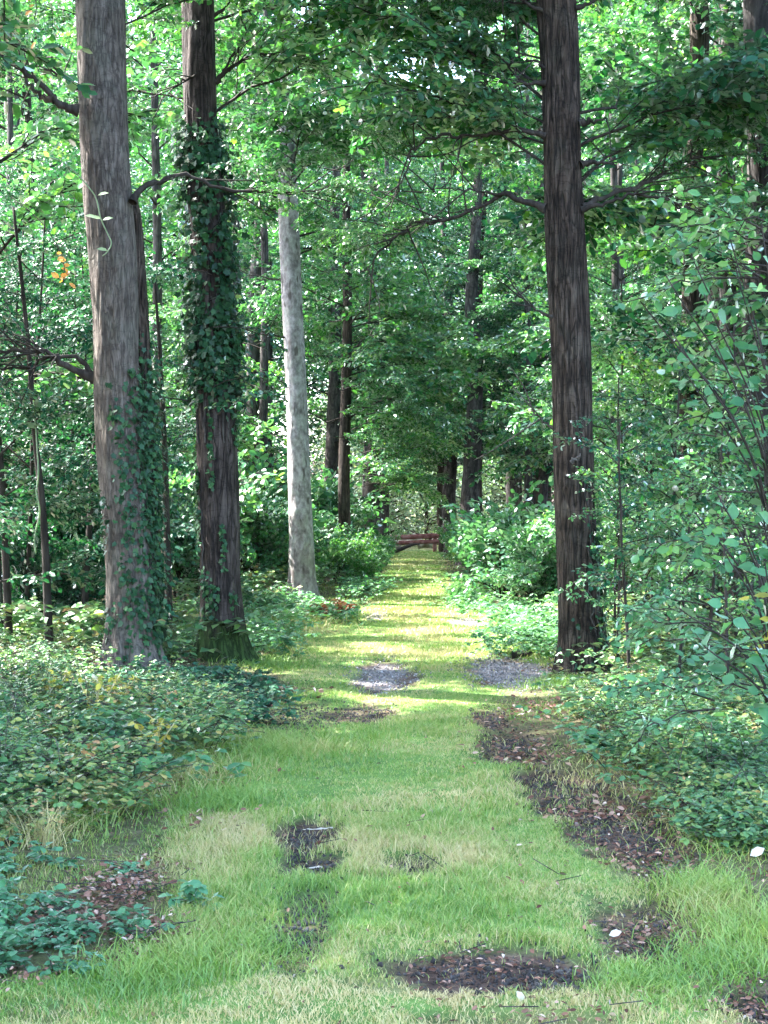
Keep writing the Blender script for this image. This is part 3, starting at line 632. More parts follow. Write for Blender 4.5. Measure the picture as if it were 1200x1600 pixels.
px_branch(t1, D1, [(150, 595), (120, 560), (70, 562), (30, 575), (-20, 570)], .03, twigs=5, dd=-.2, seed=8)

# left: dark trunk behind, ivy half way up, mossy foot
D2 = 16.3
b2, c2, r2 = px_trunk(D2, [(350, 1035, 40), (347, 980, 34), (344, 900, 31), (342, 800, 31), (339, 700, 31), (337, 600, 30), (334, 500, 29), (329, 400, 28), (321, 300, 27), (314, 200, 26), (311, 100, 25), (309, 0, 24), (306, -250, 22), (300, -800, 15), (305, -1400, 8)])
t2 = empty('tree', b2, 'dark brown trunk with a green mossy foot and ivy wrapped round its upper half', 'tree')
link('trunk', trunk_mesh(c2, r2, M['bark_moss'], 100, .03, 13, ridge=.010, flare=.13, rx=24, rz=1.6), t2)
ivy(t2, c2, r2, lambda z, th: sst(2.5, 3.1, z) * sst(5.9, 5.3, z) * (.2 + .8 * (vn(th * 2, z * 2, 3) > .38)), 7500, 14, .075, (2.3, 5.9), lift=.07)
ivy(t2, c2, r2, lambda z, th: .9 * (vn(th * 2.2, z * 1.6, 31) > .66) * sst(3.0, 2.4, z) * sst(.4, .8, z), 5200, 15, .055, (.4, 3.0), lift=.03)
px_branch(t2, D2, [(336, 128), (350, 115), (370, 100), (395, 83), (427, 90)], .03, twigs=5, sp='oak', nleaf=2, lsc=.3, seed=21)
px_branch(t2, D2, [(330, 90), (300, 120), (275, 135), (250, 160)], .016, twigs=4, dd=-.6, seed=22)
px_branch(t2, D2, [(326, 30), (350, 12), (380, -20), (420, -60)], .02, twigs=4, seed=23)
px_branch(t2, D2, [(345, 120), (380, 60), (392, 20)], .012, twigs=3, dd=-.3, seed=24)

# right: tall dark trunk
D3 = 14.8
b3, c3, r3 = px_trunk(D3, [(911, 1065, 38), (909, 1000, 36), (905, 930, 33), (901, 850, 31), (898, 780, 31), (896, 700, 31), (893, 600, 31), (889, 500, 31), (885, 400, 30), (881, 280, 29), (877, 150, 29), (873, 50, 29.5), (870, 0, 29.5), (866, -200, 28), (862, -800, 20), (870, -1700, 9)])
t3 = empty('tree', b3, 'tall straight dark trunk on the right edge of the ride with thin bare boughs', 'tree')
link('trunk', trunk_mesh(c3, r3, M['bark_dark'], 120, .026, 23, ridge=.014, flare=.09, rx=26, rz=1.1, knots=[(2.35, 5.0, .07, .03), (5.4, 4.6, .08, .03), (1.9, 4.3, .08, .025), (3.0, 5.1, .05, .02)]), t3)
ivy(t3, c3, r3, lambda z, th: front(th, R(-20), .7) * sst(2.1, 1.6, z) * (vn(th * 3, z * 2.4, 6) > .42) + .12 * (z < .6), 3400, 24, .055, (.05, 2.2), lift=.025)
px_branch(t3, D3 - .15, [(852, 326), (828, 317), (806, 309), (788, 301), (775, 312), (745, 324), (720, 335), (695, 345), (665, 347), (645, 346), (635, 362), (600, 388), (560, 430)], .034, .004, twigs=9, sp='oak', nleaf=4, lsc=.22, dd=.4, seed=31)
px_branch(t3, D3 - .1, [(788, 302), (745, 299), (700, 296), (655, 298)], .012, .003, twigs=4, dd=.3, seed=32)
px_branch(t3, D3 - .1, [(852, 213), (825, 207), (790, 203), (765, 211), (715, 213), (680, 215), (645, 233), (638, 260), (625, 290), (602, 325)], .024, .004, twigs=7, dd=.2, sp='oak', nleaf=4, lsc=.25, seed=33)
px_branch(t3, D3 - .1, [(853, 130), (830, 130), (800, 137), (770, 142)], .02, .004, twigs=3, seed=34)
px_branch(t3, D3 - .1, [(853, 108), (838, 97), (815, 92), (790, 98)], .014, .003, twigs=3, seed=35)
px_branch(t3, D3 - .1, [(908, 326), (930, 314), (960, 302), (1000, 290), (1035, 272), (1060, 254), (1085, 250), (1118, 246)], .034, .006, twigs=6, dd=.6, sp='oak', nleaf=3, lsc=.3, seed=36)
px_branch(t3, D3 - .15, [(908, 328), (945, 318), (995, 303), (1030, 308), (1060, 318), (1090, 322), (1120, 345), (1150, 352)], .022, .004, twigs=7, dd=-.4, sp='oak', nleaf=3, lsc=.3, seed=37)
px_branch(t3, D3 - .15, [(908, 258), (935, 253), (965, 259)], .022, .006, twigs=1, seed=38)
px_branch(t3, D3 - .15, [(908, 192), (925, 190), (948, 186)], .02, .008, twigs=1, seed=39)
px_branch(t3, D3 - .1, [(900, 12), (930, 2), (960, -8)], .018, .005, twigs=1, seed=40)
px_branch(t3, D3 - .3, [(893, 722), (900, 716), (908, 712)], .012, .006, twigs=0, seed=41, mat='bark_grey')
px_branch(t3, D3 - .2, [(862, 495), (845, 488), (820, 470), (790, 455)], .012, .003, twigs=3, seed=42)
px_branch(t3, D3 + .1, [(865, 670), (845, 655), (820, 640)], .012, .003, twigs=2, seed=43, mat='bark_grey')
px_branch(t3, D3 - .1, [(855, 20), (830, 10), (800, -5), (760, 5)], .02, .004, twigs=5, seed=44, sp='oak', nleaf=3, lsc=.25)
def crown_boughs(root, ctrl, sp, zs, n, sc=(.6, .9), seed=0, free=False):
    rr = random.Random(seed); b = np.array(root.location); o = np.argsort(ctrl[:, 2])
    for q in range(n):
        z = zs[0] + (zs[1] - zs[0]) * (q + rr.random()) / n; p = b + np.array([np.interp(z, ctrl[o, 2], ctrl[o, 0]), np.interp(z, ctrl[o, 2], ctrl[o, 1]), z]); az = rr.uniform(0, 6.28); tl = R(rr.uniform(-5, 35)); s = rr.uniform(*sc)
        use = 'upper' if z > 9 else sp; ln = (4 if use == 'upper' else 3) * s
        if not bough_ok(p, az, tl, ln, free): continue
        e = p + np.array([math.cos(az), math.sin(az), 0]) * ln * .6
        if z < 6.6 and e[1] < p[1] - .3: continue                     # lower boughs do not reach across the trunks towards the viewer
        place('leafy_branch', rr.choice(PR[use]), root, p, az, tl, s, rr.uniform(-.2, .2))
crown_boughs(t1, c1, 'oak', (5.2, 8.5), 22, seed=11); crown_boughs(t1, c1, 'oak', (8.5, 15), 18, seed=1)
crown_boughs(t2, c2, 'oak', (4.6, 8.5), 40, seed=12); crown_boughs(t2, c2, 'oak', (8.5, 14), 16, seed=2)
crown_boughs(t3, c3, 'oak', (4.3, 8.5), 50, seed=13); crown_boughs(t3, c3, 'oak', (8.5, 15), 20, seed=3)

# pale trunk at the glade's left side
D4 = 27.2
b4, c4, r4 = px_trunk(D4, [(474, 941, 25), (473, 920, 21), (471, 850, 19.5), (469, 780, 18.5), (466, 700, 18), (463, 620, 17), (460, 540, 16.5), (456, 450, 16), (452, 360, 16), (449, 300, 15), (447, 200, 14), (445, 0, 12), (450, -250, 7)])
t4 = empty('tree', b4, 'pale grey smooth trunk at the left side of the sunlit glade', 'tree')
link('trunk', trunk_mesh(c4, r4, M['bark_pale'], 60, .05, 33, ridge=.008, flare=.10, rx=10, rz=1.2, knots=[(1.5, 4.7, .12, .04), (2.9, 4.5, .10, .04), (4.4, 4.9, .1, .03), (3.6, 5.3, .1, .035), (.9, 5.2, .12, .04)]), t4)
crown_boughs(t4, c4, 'oak', (6.0, 12), 34, (.7, 1.1), seed=4, free=True)
for q, (h, az) in enumerate([(5.6, 3.0), (6.2, .4), (4.6, 3.4)]):
    place('bare_branch', PR['bare'][q], t4, b4 + [0, 0, h], az, .1, .9)

ROWT = []; ROWS = []
def row_tree(px, pybase, d, rpx, sp, label, ti, H=16, nb=30, lo=3.0, top=None, mat=None):
    p = P(px, pybase, d); ROWS.append((d, rpx)); ROWT.append(wood_tree(p[0], p[1], H, rpx / F * d / .22, sp, label, 'trees lining the ride', lo, nb, ti=ti, rot=0.0)); return ROWT[-1]
row_tree(546, 912, 34, 9, 'oak', 'thin nearly black trunk beside the ride just beyond the pale trunk', 1, nb=37, lo=4.5)
row_tree(515, 880, 40, 12, 'oak', 'brown trunk half hidden in leaves between the pale trunk and the thin black one', 0, nb=34, lo=3.5)
row_tree(569, 893, 42, 14, 'oak', 'broad grey brown trunk, nearest of the close row left of the far ride', 2, nb=34, lo=3.2)
row_tree(582, 886, 48, 10, 'oak', 'dark trunk in the middle of the close row left of the far ride', 3, nb=30, lo=3.0)
row_tree(596, 880, 53, 9, 'light', 'pale grey trunk standing last in the close row left of the far ride', 4, nb=27, lo=3.0)
row_tree(733, 872, 46, 14, 'oak', 'grey brown trunk right of the far ride, rising from bushes', 0, nb=37, lo=4.5)
row_tree(752, 868, 50, 10, 'dark', 'black trunk tucked right behind the grey brown one right of the far ride', 1, nb=34, lo=4)
row_tree(707, 868, 55, 10, 'dark', 'dark trunk closest to the right edge of the far ride', 3, nb=27, lo=3.2)
row_tree(694, 866, 62, 6, 'dark', 'slim shaded trunk at the far right end of the ride', 1, nb=20, lo=3)
row_tree(1140, 1000, 21, 15, 'oak', 'dark trunk showing high up near the right edge above the hazel leaves', 3, nb=30, lo=6.0)
row_tree(1175, 930, 26, 17, 'dark', 'shaded trunk by the right edge behind the sapling thicket', 1, nb=27, lo=3)
row_tree(712, 860, 37, 8, 'light', 'slender trunk seen high above the ride between hanging boughs', 2, nb=1, lo=8) if False else None

for tr in ROWT:                                             # boughs that close over the far ride
    x, y = tr.location.x, tr.location.y
    if abs(x) > 4: continue
    for k in range(7):
        z = 1.9 + .018 * y + .75 + .5 * k * random.uniform(.8, 1.1); az = (0 if x < 0 else math.pi) + random.uniform(-.75, .75); sc = random.uniform(.75, 1.1); tl = R(random.uniform(-4, 12))
        place('leafy_branch', random.choice(PR['oak'] if k % 2 else PR['light']), tr, (x, y, z), az, tl, sc, random.uniform(-.2, .2))
def hang(root, lst, sp, sc, seed):
    rr = random.Random(seed)
    for px, py, d, az in lst:
      if d < 27 and shades(P(px, py, d), .5) and rr.random() < .8: continue
      place('leafy_branch', rr.choice(PR[sp]), root, P(px, py, d), az, R(rr.uniform(-15, 12)), sc * rr.uniform(.8, 1.2), rr.uniform(-.3, .3))
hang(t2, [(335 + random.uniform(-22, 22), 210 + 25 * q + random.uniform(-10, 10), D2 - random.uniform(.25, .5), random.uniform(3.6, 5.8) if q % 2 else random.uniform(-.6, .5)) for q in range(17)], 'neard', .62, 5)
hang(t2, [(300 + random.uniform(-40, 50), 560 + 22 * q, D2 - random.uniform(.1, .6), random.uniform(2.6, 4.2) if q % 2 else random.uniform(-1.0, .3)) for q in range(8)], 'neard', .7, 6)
hang(t4, [(450 + random.uniform(-45, 45), 150 + 30 * q, D4 - random.uniform(.3, 1.0), random.uniform(3.3, 6.1)) for q in range(10)], 'light', .5, 7)
hang(t2, [(190 + random.uniform(0, 150), -30 + 13 * q + random.uniform(-10, 10), 17.6 + random.uniform(0, 1.6), random.uniform(0, 6.28)) for q in range(17)], 'oak', .55, 8)
hang(t1, [(60 + random.uniform(-70, 60), -30 + 22 * q + random.uniform(-10, 10), 16.6 + random.uniform(0, 1.6), random.uniform(1.8, 4.4)) for q in range(14)], 'oak', .6, 9)
hang(ROWT[0], [(548 + random.uniform(-40, 45), 600 + 12 * q, 31 + random.uniform(0, 3), random.uniform(-1.2, .8)) for q in range(15)], 'oak', .55, 10)
hang(ROWT[2], [(585 + random.uniform(-25, 22), 680 + 9 * q, 40.5 + random.uniform(0, 2), random.uniform(-1.0, .8)) for q in range(11)], 'oak', .5, 11)
hang(ROWT[7], [(706 + random.uniform(-12, 14), 660 + 12 * q, 48 + random.uniform(0, 2), random.uniform(2.2, 4.0)) for q in range(9)], 'oak', .5, 12)
# ---------------------------------------------------------------- THE WOOD ON BOTH SIDES
occ = [(b1[0], b1[1]), (b2[0], b2[1]), (b3[0], b3[1]), (b4[0], b4[1])]
def free_spot(x, y, dmin): return all((x - a) ** 2 + (y - b) ** 2 > dmin ** 2 for a, b in occ)
LG = {(-1, 0): ('leafy tree in the shaded wood to the left of the ride', 'trees of the left wood'),
      (1, 0): ('leafy tree in the wood to the right of the ride', 'trees of the right wood'),
      (-1, 1): ('distant tree deep in the wood on the left', 'distant trees of the left wood'),
      (1, 1): ('distant tree deep in the wood on the right', 'distant trees of the right wood')}
def fill(n, y0, y1, dmin, far, side_pad):
    made = 0; tries = 0
    while made < n and tries < n * 60:
        tries += 1; y = math.sqrt(random.uniform(y0 ** 2, y1 ** 2)); hw = .26 * y + side_pad; x = random.uniform(-hw, hw) - .02 * y
        if abs(x) < (3.4 if y < 60 else 4.0): continue
        if -7 < x < 0 and 17.5 < y < 27: continue           # the small clearing left of the pale trunk
        if not free_spot(x, y, dmin): continue
        px, py, d = pix((x, y, 1.5))
        if (y < 27 and (140 < px < 400 or abs(px - 905) < 60)) or (y < 33 and 400 < px < 530): continue
        occ.append((x, y)); s = -1 if x < 0 else 1; lb, gr = LG[(s, int(far))]
        if far and abs(x) < 30 and (shades((x, y, 6), 1.2) or shades((x, y, 13), 1.2)) and random.random() < .95: continue
        sp = random.choice(['oak', 'oak', 'light', 'dark'] if s > 0 else ['oak', 'dark', 'light', 'dark' if y < 30 else 'oak'])
        H = random.uniform(17, 21) if not far else random.uniform(20, 27)
        if far: wood_tree(x, y, H, random.uniform(.6, 1.1), random.choice([0, 1, 2, 3]), lb, gr, far=True, name='tree')
        else: wood_tree(x, y, H, random.uniform(.35, .9), sp, lb, gr, random.uniform(1.6, 3.0), 38, name='tree')
        made += 1
fill(18, 15, 27, 2.5, False, 2.5)
fill(31, 27, 46, 3.0, False, 1.0)
fill(60, 46, 84, 3.0, True, 1.0)
# unseen trees added outside the view so their crowns shade the near ride
for x, y in [(-4.6, 7.5), (-5.6, 11.2), (-4.9, 2.2), (-9, 5), (-8.5, 9.5), (-8.2, 13.5), (-12.5, 8), (-12, 12.5), (-12, 3), (5.2, 6.5), (5.6, 11.5), (4.9, 1.5)]:
    s = -1 if x < 0 else 1
    wood_tree(x, y, random.uniform(13, 16), .9, 'oak', 'tree beside the near ride, just outside the picture on the ' + ('left' if s < 0 else 'right'), 'trees beside the near ride', 4.0, 34 if s < 0 else 12)

near_t = [o for o in SC.objects if o.get('group') == 'trees beside the near ride'][0]
for q in range(9): place('leafy_branch', PR['upper'][q % 3], near_t, (-5.4 + random.uniform(-.9, .9), 7.8 + random.uniform(-1, 1), 5.5 + .25 * q), random.uniform(0, 6.28), .1, .6)  # unseen boughs added to block a spot of sun on the near ground
# far wood mass behind everything
def far_wood():
    r = np.random.default_rng(900); mb = MB(); n = 190000
    y = r.uniform(86, 104, n); x = r.uniform(-30, 28, n); top = 24 + 4 * (fbm(x * .15, y * .1, 3)); z = top * r.uniform(0, 1, n) ** .8
    k = fbm(x * .5 + 3, z * .6, 8) > .22; x, y, z = x[k], y[k], z[k]; n = len(x)
    add_leaves(mb, np.stack([x, y, z], -1), r.normal(0, 1, (n, 3)) * [1, 1, .4], UP + r.normal(0, .6, (n, 3)), r.uniform(.22, .5, n), r.uniform(0, 1, n) * .6 + .4 * fbm(x * .3, z * .3, 2), LEAF4, 0)
    return tag(link('far_wood', mb.mesh('far_wood', [M['leaf']]), kind='stuff'), 'far off wood closing the view behind all the trees')
far_wood()
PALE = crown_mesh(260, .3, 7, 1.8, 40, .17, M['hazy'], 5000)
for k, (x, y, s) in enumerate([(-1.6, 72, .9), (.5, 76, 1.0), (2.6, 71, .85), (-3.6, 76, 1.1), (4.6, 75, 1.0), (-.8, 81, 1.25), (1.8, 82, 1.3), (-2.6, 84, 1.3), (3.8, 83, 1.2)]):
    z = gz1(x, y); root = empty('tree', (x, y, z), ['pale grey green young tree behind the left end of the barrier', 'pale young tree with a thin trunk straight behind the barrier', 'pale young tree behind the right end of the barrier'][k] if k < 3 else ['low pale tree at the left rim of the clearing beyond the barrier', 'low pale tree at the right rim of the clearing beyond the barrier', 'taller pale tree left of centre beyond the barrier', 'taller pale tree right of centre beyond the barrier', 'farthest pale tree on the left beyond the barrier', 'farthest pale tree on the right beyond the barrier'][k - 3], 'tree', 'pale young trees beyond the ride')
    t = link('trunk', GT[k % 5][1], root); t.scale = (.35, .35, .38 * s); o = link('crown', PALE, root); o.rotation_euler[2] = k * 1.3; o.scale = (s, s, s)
for x, y, H in [(-1.5, 88, 22), (2, 90, 23), (-5, 90, 24), (5.5, 88, 23), (.5, 95, 25), (-3.5, 97, 25), (4, 98, 25)]: wood_tree(x, y, H, .8, random.choice([0, 1, 3]), 'tall tree of the wood closing the view beyond the ride', 'tall trees closing the view', far=True)

# ---------------------------------------------------------------- END OF THE RIDE
pe = P(647, 846, 61)
lg = empty('barrier', (pe[0], pe[1], 0), 'red brown log barrier lying across the far end of the ride', 'barrier')
for k, (a, bb, rr, m_) in enumerate([((-1.0, 0, .58), (1.0, .1, .66), .10, 'log'), ((-.9, -.15, .36), (.95, -.1, .44), .085, 'log')]):
    mb = MB(); t = np.linspace(0, 1, 12)[:, None]; add_tube(mb, np.array(a) * (1 - t) + np.array(bb) * t + np.random.default_rng(k).normal(0, .012, (12, 3)), rr, 12); link('rail', mb.mesh('rail', [M[m_]], True), lg)
for x in (-.85, .82):
    mb = MB(); add_tube(mb, np.array([[x, .2, -.1], [x, .2, .3], [x + .02, .2, .60]]), .08, 8); link('post', mb.mesh('post', [M['log']], True), lg)
pf = P(632, 860, 60)
lf = empty('fallen_branch', (pf[0], pf[1], .05), 'dark branch leaning under the barrier at the ride end', 'branch')
mb = MB(); add_tube(mb, np.array([[-.5, 0, -.02], [-.1, 0, .12], [.25, .1, .26], [.6, .2, .30]]), np.array([.10, .08, .06, .03]), 8); link('stem', mb.mesh('stem', [M['twig']], True), lf)
rr_ = np.random.default_rng(5)
for q in range(5):
    x = -.9 + .45 * q; s = empty('cut_log', (pe[0] + x, pe[1] + 1.2 + .3 * (q % 2), 0), ['leftmost', 'second from left', 'middle', 'second from right', 'rightmost'][q] + ' pale cut log behind the barrier at the ride end', 'log', 'cut logs heaped behind the barrier')
    mb = MB(); add_tube(mb, np.array([[-.3, 0, .25], [0, .05, .3 + .15 * (q % 3)], [.35, .1, .28]]), .16, 10); link('wood', mb.mesh('wood', [M['log_pale']], True), s)

# ---------------------------------------------------------------- SHRUBS AND SAPLINGS
def S(px, py): p = GP(px, py); return p[0], p[1]
# big rounded bush right of the ride
for px, d, rad, h, lab in [(800, 25.5, 1.0, 1.55, 'rounded teal green bush right of the glade, the largest of the three'), (850, 23.5, .8, 1.1, 'teal green bush between the rounded bush and the tall dark trunk'), (762, 30, .75, 1.3, 'darker bush at the right edge of the ride behind the rounded bush')]:
    p = P(px, 950, d); shrub(p[0], p[1], rad, h, 'teal', 30, lab, 'teal bushes right of the glade')
for px, d, rad, h in [(742, 36, .6, 1.2), (728, 42, .6, 1.1), (722, 49, .6, 1.1), (716, 56, .6, 1.1)]:
    p = P(px, 900, d); shrub(p[0], p[1], rad, h, 'light', 16, 'low leafy bush on the right edge of the far ride', 'bushes on the right edge of the far ride')
for px, d, rad, h in [(572, 33, .5, .8), (590, 38, .5, .8), (600, 45, .5, .9), (604, 53, .5, .9)]:
    p = P(px, 900, d); shrub(p[0], p[1], rad, h, 'light', 16, 'low leafy bush on the left edge of the far ride', 'bushes on the left edge of the far ride')
for px, d, rad, h, sp in [(392, 29, .7, 1.6, 'teal'), (425, 33, .8, 2.2, 'light'), (525, 32, .6, 1.0, 'light'), (380, 30, 1.0, 2.4, 'light'), (500, 36, .8, 2.2, 'teal'), (290, 24, .9, 1.5, 'teal'), (265, 28, 1.2, 2.2, 'light'), (120, 24, 1.2, 1.8, 'dark'), (60, 18.5, .9, 1.3, 'dark'), (30, 20, 1.0, 1.6, 'dark'), (990, 22, .9, 1.6, 'teal'), (1080, 24, 1, 2.2, 'light'), (1150, 20, .9, 1.6, 'teal'), (970, 28, 1, 2.4, 'light')]:
    p = P(px, 950, d); sd = 'left' if px < 600 else 'right'
    shrub(p[0], p[1], rad, h, sp, 20, 'leafy understorey bush between the trunks of the %s wood' % sd, 'understorey bushes of the %s wood' % sd)
# dark saplings of the left wood
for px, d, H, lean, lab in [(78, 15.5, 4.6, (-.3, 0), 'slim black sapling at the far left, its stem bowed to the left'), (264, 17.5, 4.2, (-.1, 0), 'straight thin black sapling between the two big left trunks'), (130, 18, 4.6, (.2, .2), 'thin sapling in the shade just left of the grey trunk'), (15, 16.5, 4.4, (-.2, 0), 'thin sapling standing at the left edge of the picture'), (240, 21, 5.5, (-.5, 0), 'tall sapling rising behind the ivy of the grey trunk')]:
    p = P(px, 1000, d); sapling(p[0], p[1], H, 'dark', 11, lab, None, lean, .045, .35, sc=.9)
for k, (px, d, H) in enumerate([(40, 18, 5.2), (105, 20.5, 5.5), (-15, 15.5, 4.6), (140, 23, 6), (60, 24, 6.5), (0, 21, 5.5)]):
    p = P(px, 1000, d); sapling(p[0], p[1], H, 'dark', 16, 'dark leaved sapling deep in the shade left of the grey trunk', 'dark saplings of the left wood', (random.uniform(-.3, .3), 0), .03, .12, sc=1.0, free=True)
# thicket right
for k, (px, d, H, lean, sp) in enumerate([(985, 13.2, 2.4, (-.1, 0), 'neard'), (1105, 12.4, 2.6, (.15, 0), 'near'), (1195, 12.0, 2.3, (.0, 0), 'neard'), (960, 16, 3.0, (.1, 0), 'light'), (1045, 15, 3.2, (.1, .1), 'neard'), (1150, 14.5, 3.4, (.0, .1), 'near'), (1020, 18.5, 4.0, (-.1, 0), 'light'), (1100, 18, 4.4, (.1, 0), 'dark'), (1190, 17, 4.2, (0, 0), 'light'), (970, 20, 4.6, (0, 0), 'light'), (1060, 12.8, 1.9, (.1, 0), 'near'), (1140, 11.6, 1.7, (-.1, 0), 'near'), (965, 14.2, 1.8, (0, 0), 'near'), (1010, 16.5, 2.2, (0, 0), 'light'), (1120, 16.5, 2.6, (.1, 0), 'light'), (1200, 14, 2.2, (.1, 0), 'near')]):
    p = P(px, 1000, d); sapling(p[0], p[1], H, sp, 13, ['slim dark sapling right beside the tall dark trunk', 'thin sapling in the middle of the right thicket', 'thin upright sapling cut by the right edge of the picture'][k] if k < 3 else 'slender leafy sapling in the thicket right of the tall dark trunk', 'saplings of the right thicket', lean, .014 + .004 * (H > 3), .22, free=True)

# near hazel at the right with big pale leaves, leaf by leaf
def big_leaf(mat):
    mb = MB(); T = np.array([[0, 0, 0], [.12, .24, .02], [.35, .40, .04], [.65, .33, .03], [.88, .12, -.02], [1.02, 0, -.08], [.88, -.12, -.02], [.65, -.33, .03], [.35, -.40, .04], [.12, -.24, .02], [.3, 0, -.03], [.65, 0, -.05]])
    mb.add(T, np.array([[0, 10, 1], [0, 9, 10], [1, 10, 2], [10, 9, 8], [3, 11, 4], [4, 11, 5], [11, 6, 5], [11, 7, 6]]), 0, np.linspace(.3, .6, 8)); mb.add(T, np.array([[2, 10, 11, 3], [10, 8, 7, 11]]), 0, [.4, .5]); return mb.mesh('leaf', [mat])
BLF = [big_leaf(M['leaf_light']), big_leaf(M['leaf']), big_leaf(M['yellow']), big_leaf(M['orange']), big_leaf(M['leaf_teal'])]
def hazel(px, pybase, d, tips, size, label, nl=9, mix=(0, 0, 0, 0, 1, 1, 4), seed=0):
    b = P(px, pybase, d); b[2] = gz1(b[0], b[1]); root = empty('hazel', b, label, 'hazel'); r = np.random.default_rng(seed)
    for tx, ty, td in tips:
        e = P(tx, ty, td) - b; m = np.array([e[0] * .25, e[1] * .3, e[2] * .65]); s = spline(np.array([[0, 0, 0], m, e]), 14); mb = MB(); add_tube(mb, s, .010 * (1 - np.linspace(0, .8, 14)) + .002, 5); link('branch', mb.mesh('branch', [M['twig']], True), root)
        for q in range(nl):
            i = int(5 + 8.5 * q / nl); tg = unit(s[min(i + 1, 13)] - s[i]); dd = unit(tg * .6 + np.array([r.normal(0, .8), r.normal(0, .8), r.uniform(-.7, .15)])); nn = unit(UP * .9 + np.array([0, -.7, 0]) + r.normal(0, .45, 3)); sd = unit(np.cross(nn, dd)); nn = np.cross(dd, sd)
            o = bpy.data.objects.new('leaf', BLF[mix[r.integers(len(mix))]]); COL.objects.link(o); o.parent = root; sz = size * r.uniform(.6, 1.15)
            mt = Matrix([[*(x)] for x in np.column_stack([dd, sd, nn])]).to_4x4(); p = s[i] + r.normal(0, .03, 3)
            o.matrix_local = Matrix.Translation(Vector(p)) @ mt @ Matrix.Diagonal((sz, sz, sz, 1))
    return root
HZ1 = hazel(1215, 1180, 9.0, [(1085, 800, 8.8), (1120, 770, 8.7), (1160, 820, 8.6), (1190, 790, 8.8), (1130, 860, 8.7), (1195, 880, 8.6)], .10, 'hazel with large pale leaves, some yellow, at the right edge at eye level', 8, (0, 0, 1, 2, 2, 4, 0), 1)
HZ2 = hazel(1235, 1150, 9.4, [(1000, 470, 9.2), (1040, 430, 9.0), (1080, 400, 9.1), (1050, 520, 9.0), (1100, 460, 8.9), (1150, 420, 9.0), (1120, 540, 8.9), (1180, 500, 9.0), (1070, 580, 9.2), (1160, 600, 9.1), (1190, 350, 9.0), (1140, 370, 9.2)], .10, 'tall hazel whose large bright leaves hang over the right side', 13, (0, 0, 0, 1, 1, 4, 0, 1, 0), 2)
HZ3 = hazel(1225, 1220, 8.4, [(1060, 950, 8.2), (1110, 930, 8.3), (1160, 960, 8.1), (1180, 1010, 8.0), (1100, 1010, 8.3), (1190, 1080, 8.0)], .11, 'low hazel with blue green leaves above the bramble at the right edge', 11, (4, 4, 4, 0), 3)

def spray(root, lst, sp, sc):
    b = np.array(root.location)
    for k, (px, py, d, az, tl) in enumerate(lst): place('leafy_branch', PR[sp][k % len(PR[sp])], root, P(px, py, d), az, tl, sc * random.uniform(.8, 1.15), random.uniform(-.4, .4))
spray(HZ2, [(1265 - random.uniform(0, 95), 350 + random.uniform(0, 330), 9.2 + random.uniform(-.3, .9), 3.14 + random.uniform(-.7, .7), random.uniform(-.2, .35)) for q in range(17)], 'hazel', .72)
spray(HZ1, [(1215 - random.uniform(0, 60), 740 + random.uniform(0, 170), 9.0 + random.uniform(-.2, .7), 3.14 + random.uniform(-.7, .7), random.uniform(-.2, .2)) for q in range(5)], 'hazel', .6)
spray(HZ3, [(1215 - random.uniform(0, 110), 920 + random.uniform(0, 190), 8.6 + random.uniform(-.2, .7), 3.14 + random.uniform(-.8, .8), random.uniform(-.2, .2)) for q in range(10)], 'hazelt', .6)
# ---------------------------------------------------------------- UNDERGROWTH
def cover(name, label, spots, mat, leaf, hmax, per, seed, tpl=LEAF8, canes=True):
    """spots: x, y, radius.  trifoliate leaves on arching canes"""
    r = np.random.default_rng(seed); mb = MB(); pos = []; dr = []; nr = []; sz = []
    tone = []
    for x, y, ra, hh in spots:
        lz = leaf * r.uniform(.65, 1.35); per_ = max(3, int(per * r.uniform(.5, 1.2)))
        for c in range(per_):
            a = r.uniform(0, 6.28); q = ra * math.sqrt(r.uniform()) * .8; bx, by = x + math.cos(a) * q, y + math.sin(a) * q; bz = gz1(bx, by)
            a2 = r.uniform(0, 6.28); ln = r.uniform(.5, 1.1) * hh * 1.7; h = r.uniform(.45, 1.1) * hh; k = 7; t = np.linspace(0, 1, k)
            ln_ = np.stack([bx + math.cos(a2) * ln * t, by + math.sin(a2) * ln * t, bz + h * np.sin(np.clip(t * 1.9, 0, 2.6)) ** .8 - .0 * t], -1)
            if canes and r.uniform() < .5: add_tube(mb, ln_, .0026, 3, 0)
            m = 8
            for z in range(m):
                u = (.15 + .85 * z / m) * (k - 1); i0 = min(int(u), k - 2); p = ln_[i0] + (ln_[i0 + 1] - ln_[i0]) * (u - i0) + r.normal(0, .03, 3); d0 = r.uniform(0, 6.28)
                for o3 in (-.9, 0, .9):
                    pos.append(p); dr.append((math.cos(d0 + o3), math.sin(d0 + o3), r.uniform(-.5, .25))); nr.append(UP + r.normal(0, .35, 3)); sz.append(lz * r.uniform(.6, 1.25))
    pos = np.array(pos); n = len(pos); tone = np.clip(.75 * vn(pos[:, 0] * 2.2, pos[:, 1] * 1.6, seed) + .25, 0, 1); pos[:, 2] = np.maximum(pos[:, 2], gz(pos[:, 0], pos[:, 1]) + .02)
    add_leaves(mb, pos, np.array(dr), np.array(nr), np.array(sz), np.clip(tone * .55 + r.uniform(0, 1, n) ** 1.4 * .52, 0, 1), tpl, 1)
    return tag(link(name, mb.mesh(name, [M['twig'], mat]), kind='stuff'), label)
def spots_px(lst): return [(*S(px, py), ra, h) for px, py, ra, h in lst]
sp_l = []
rr_ = np.random.default_rng(77)
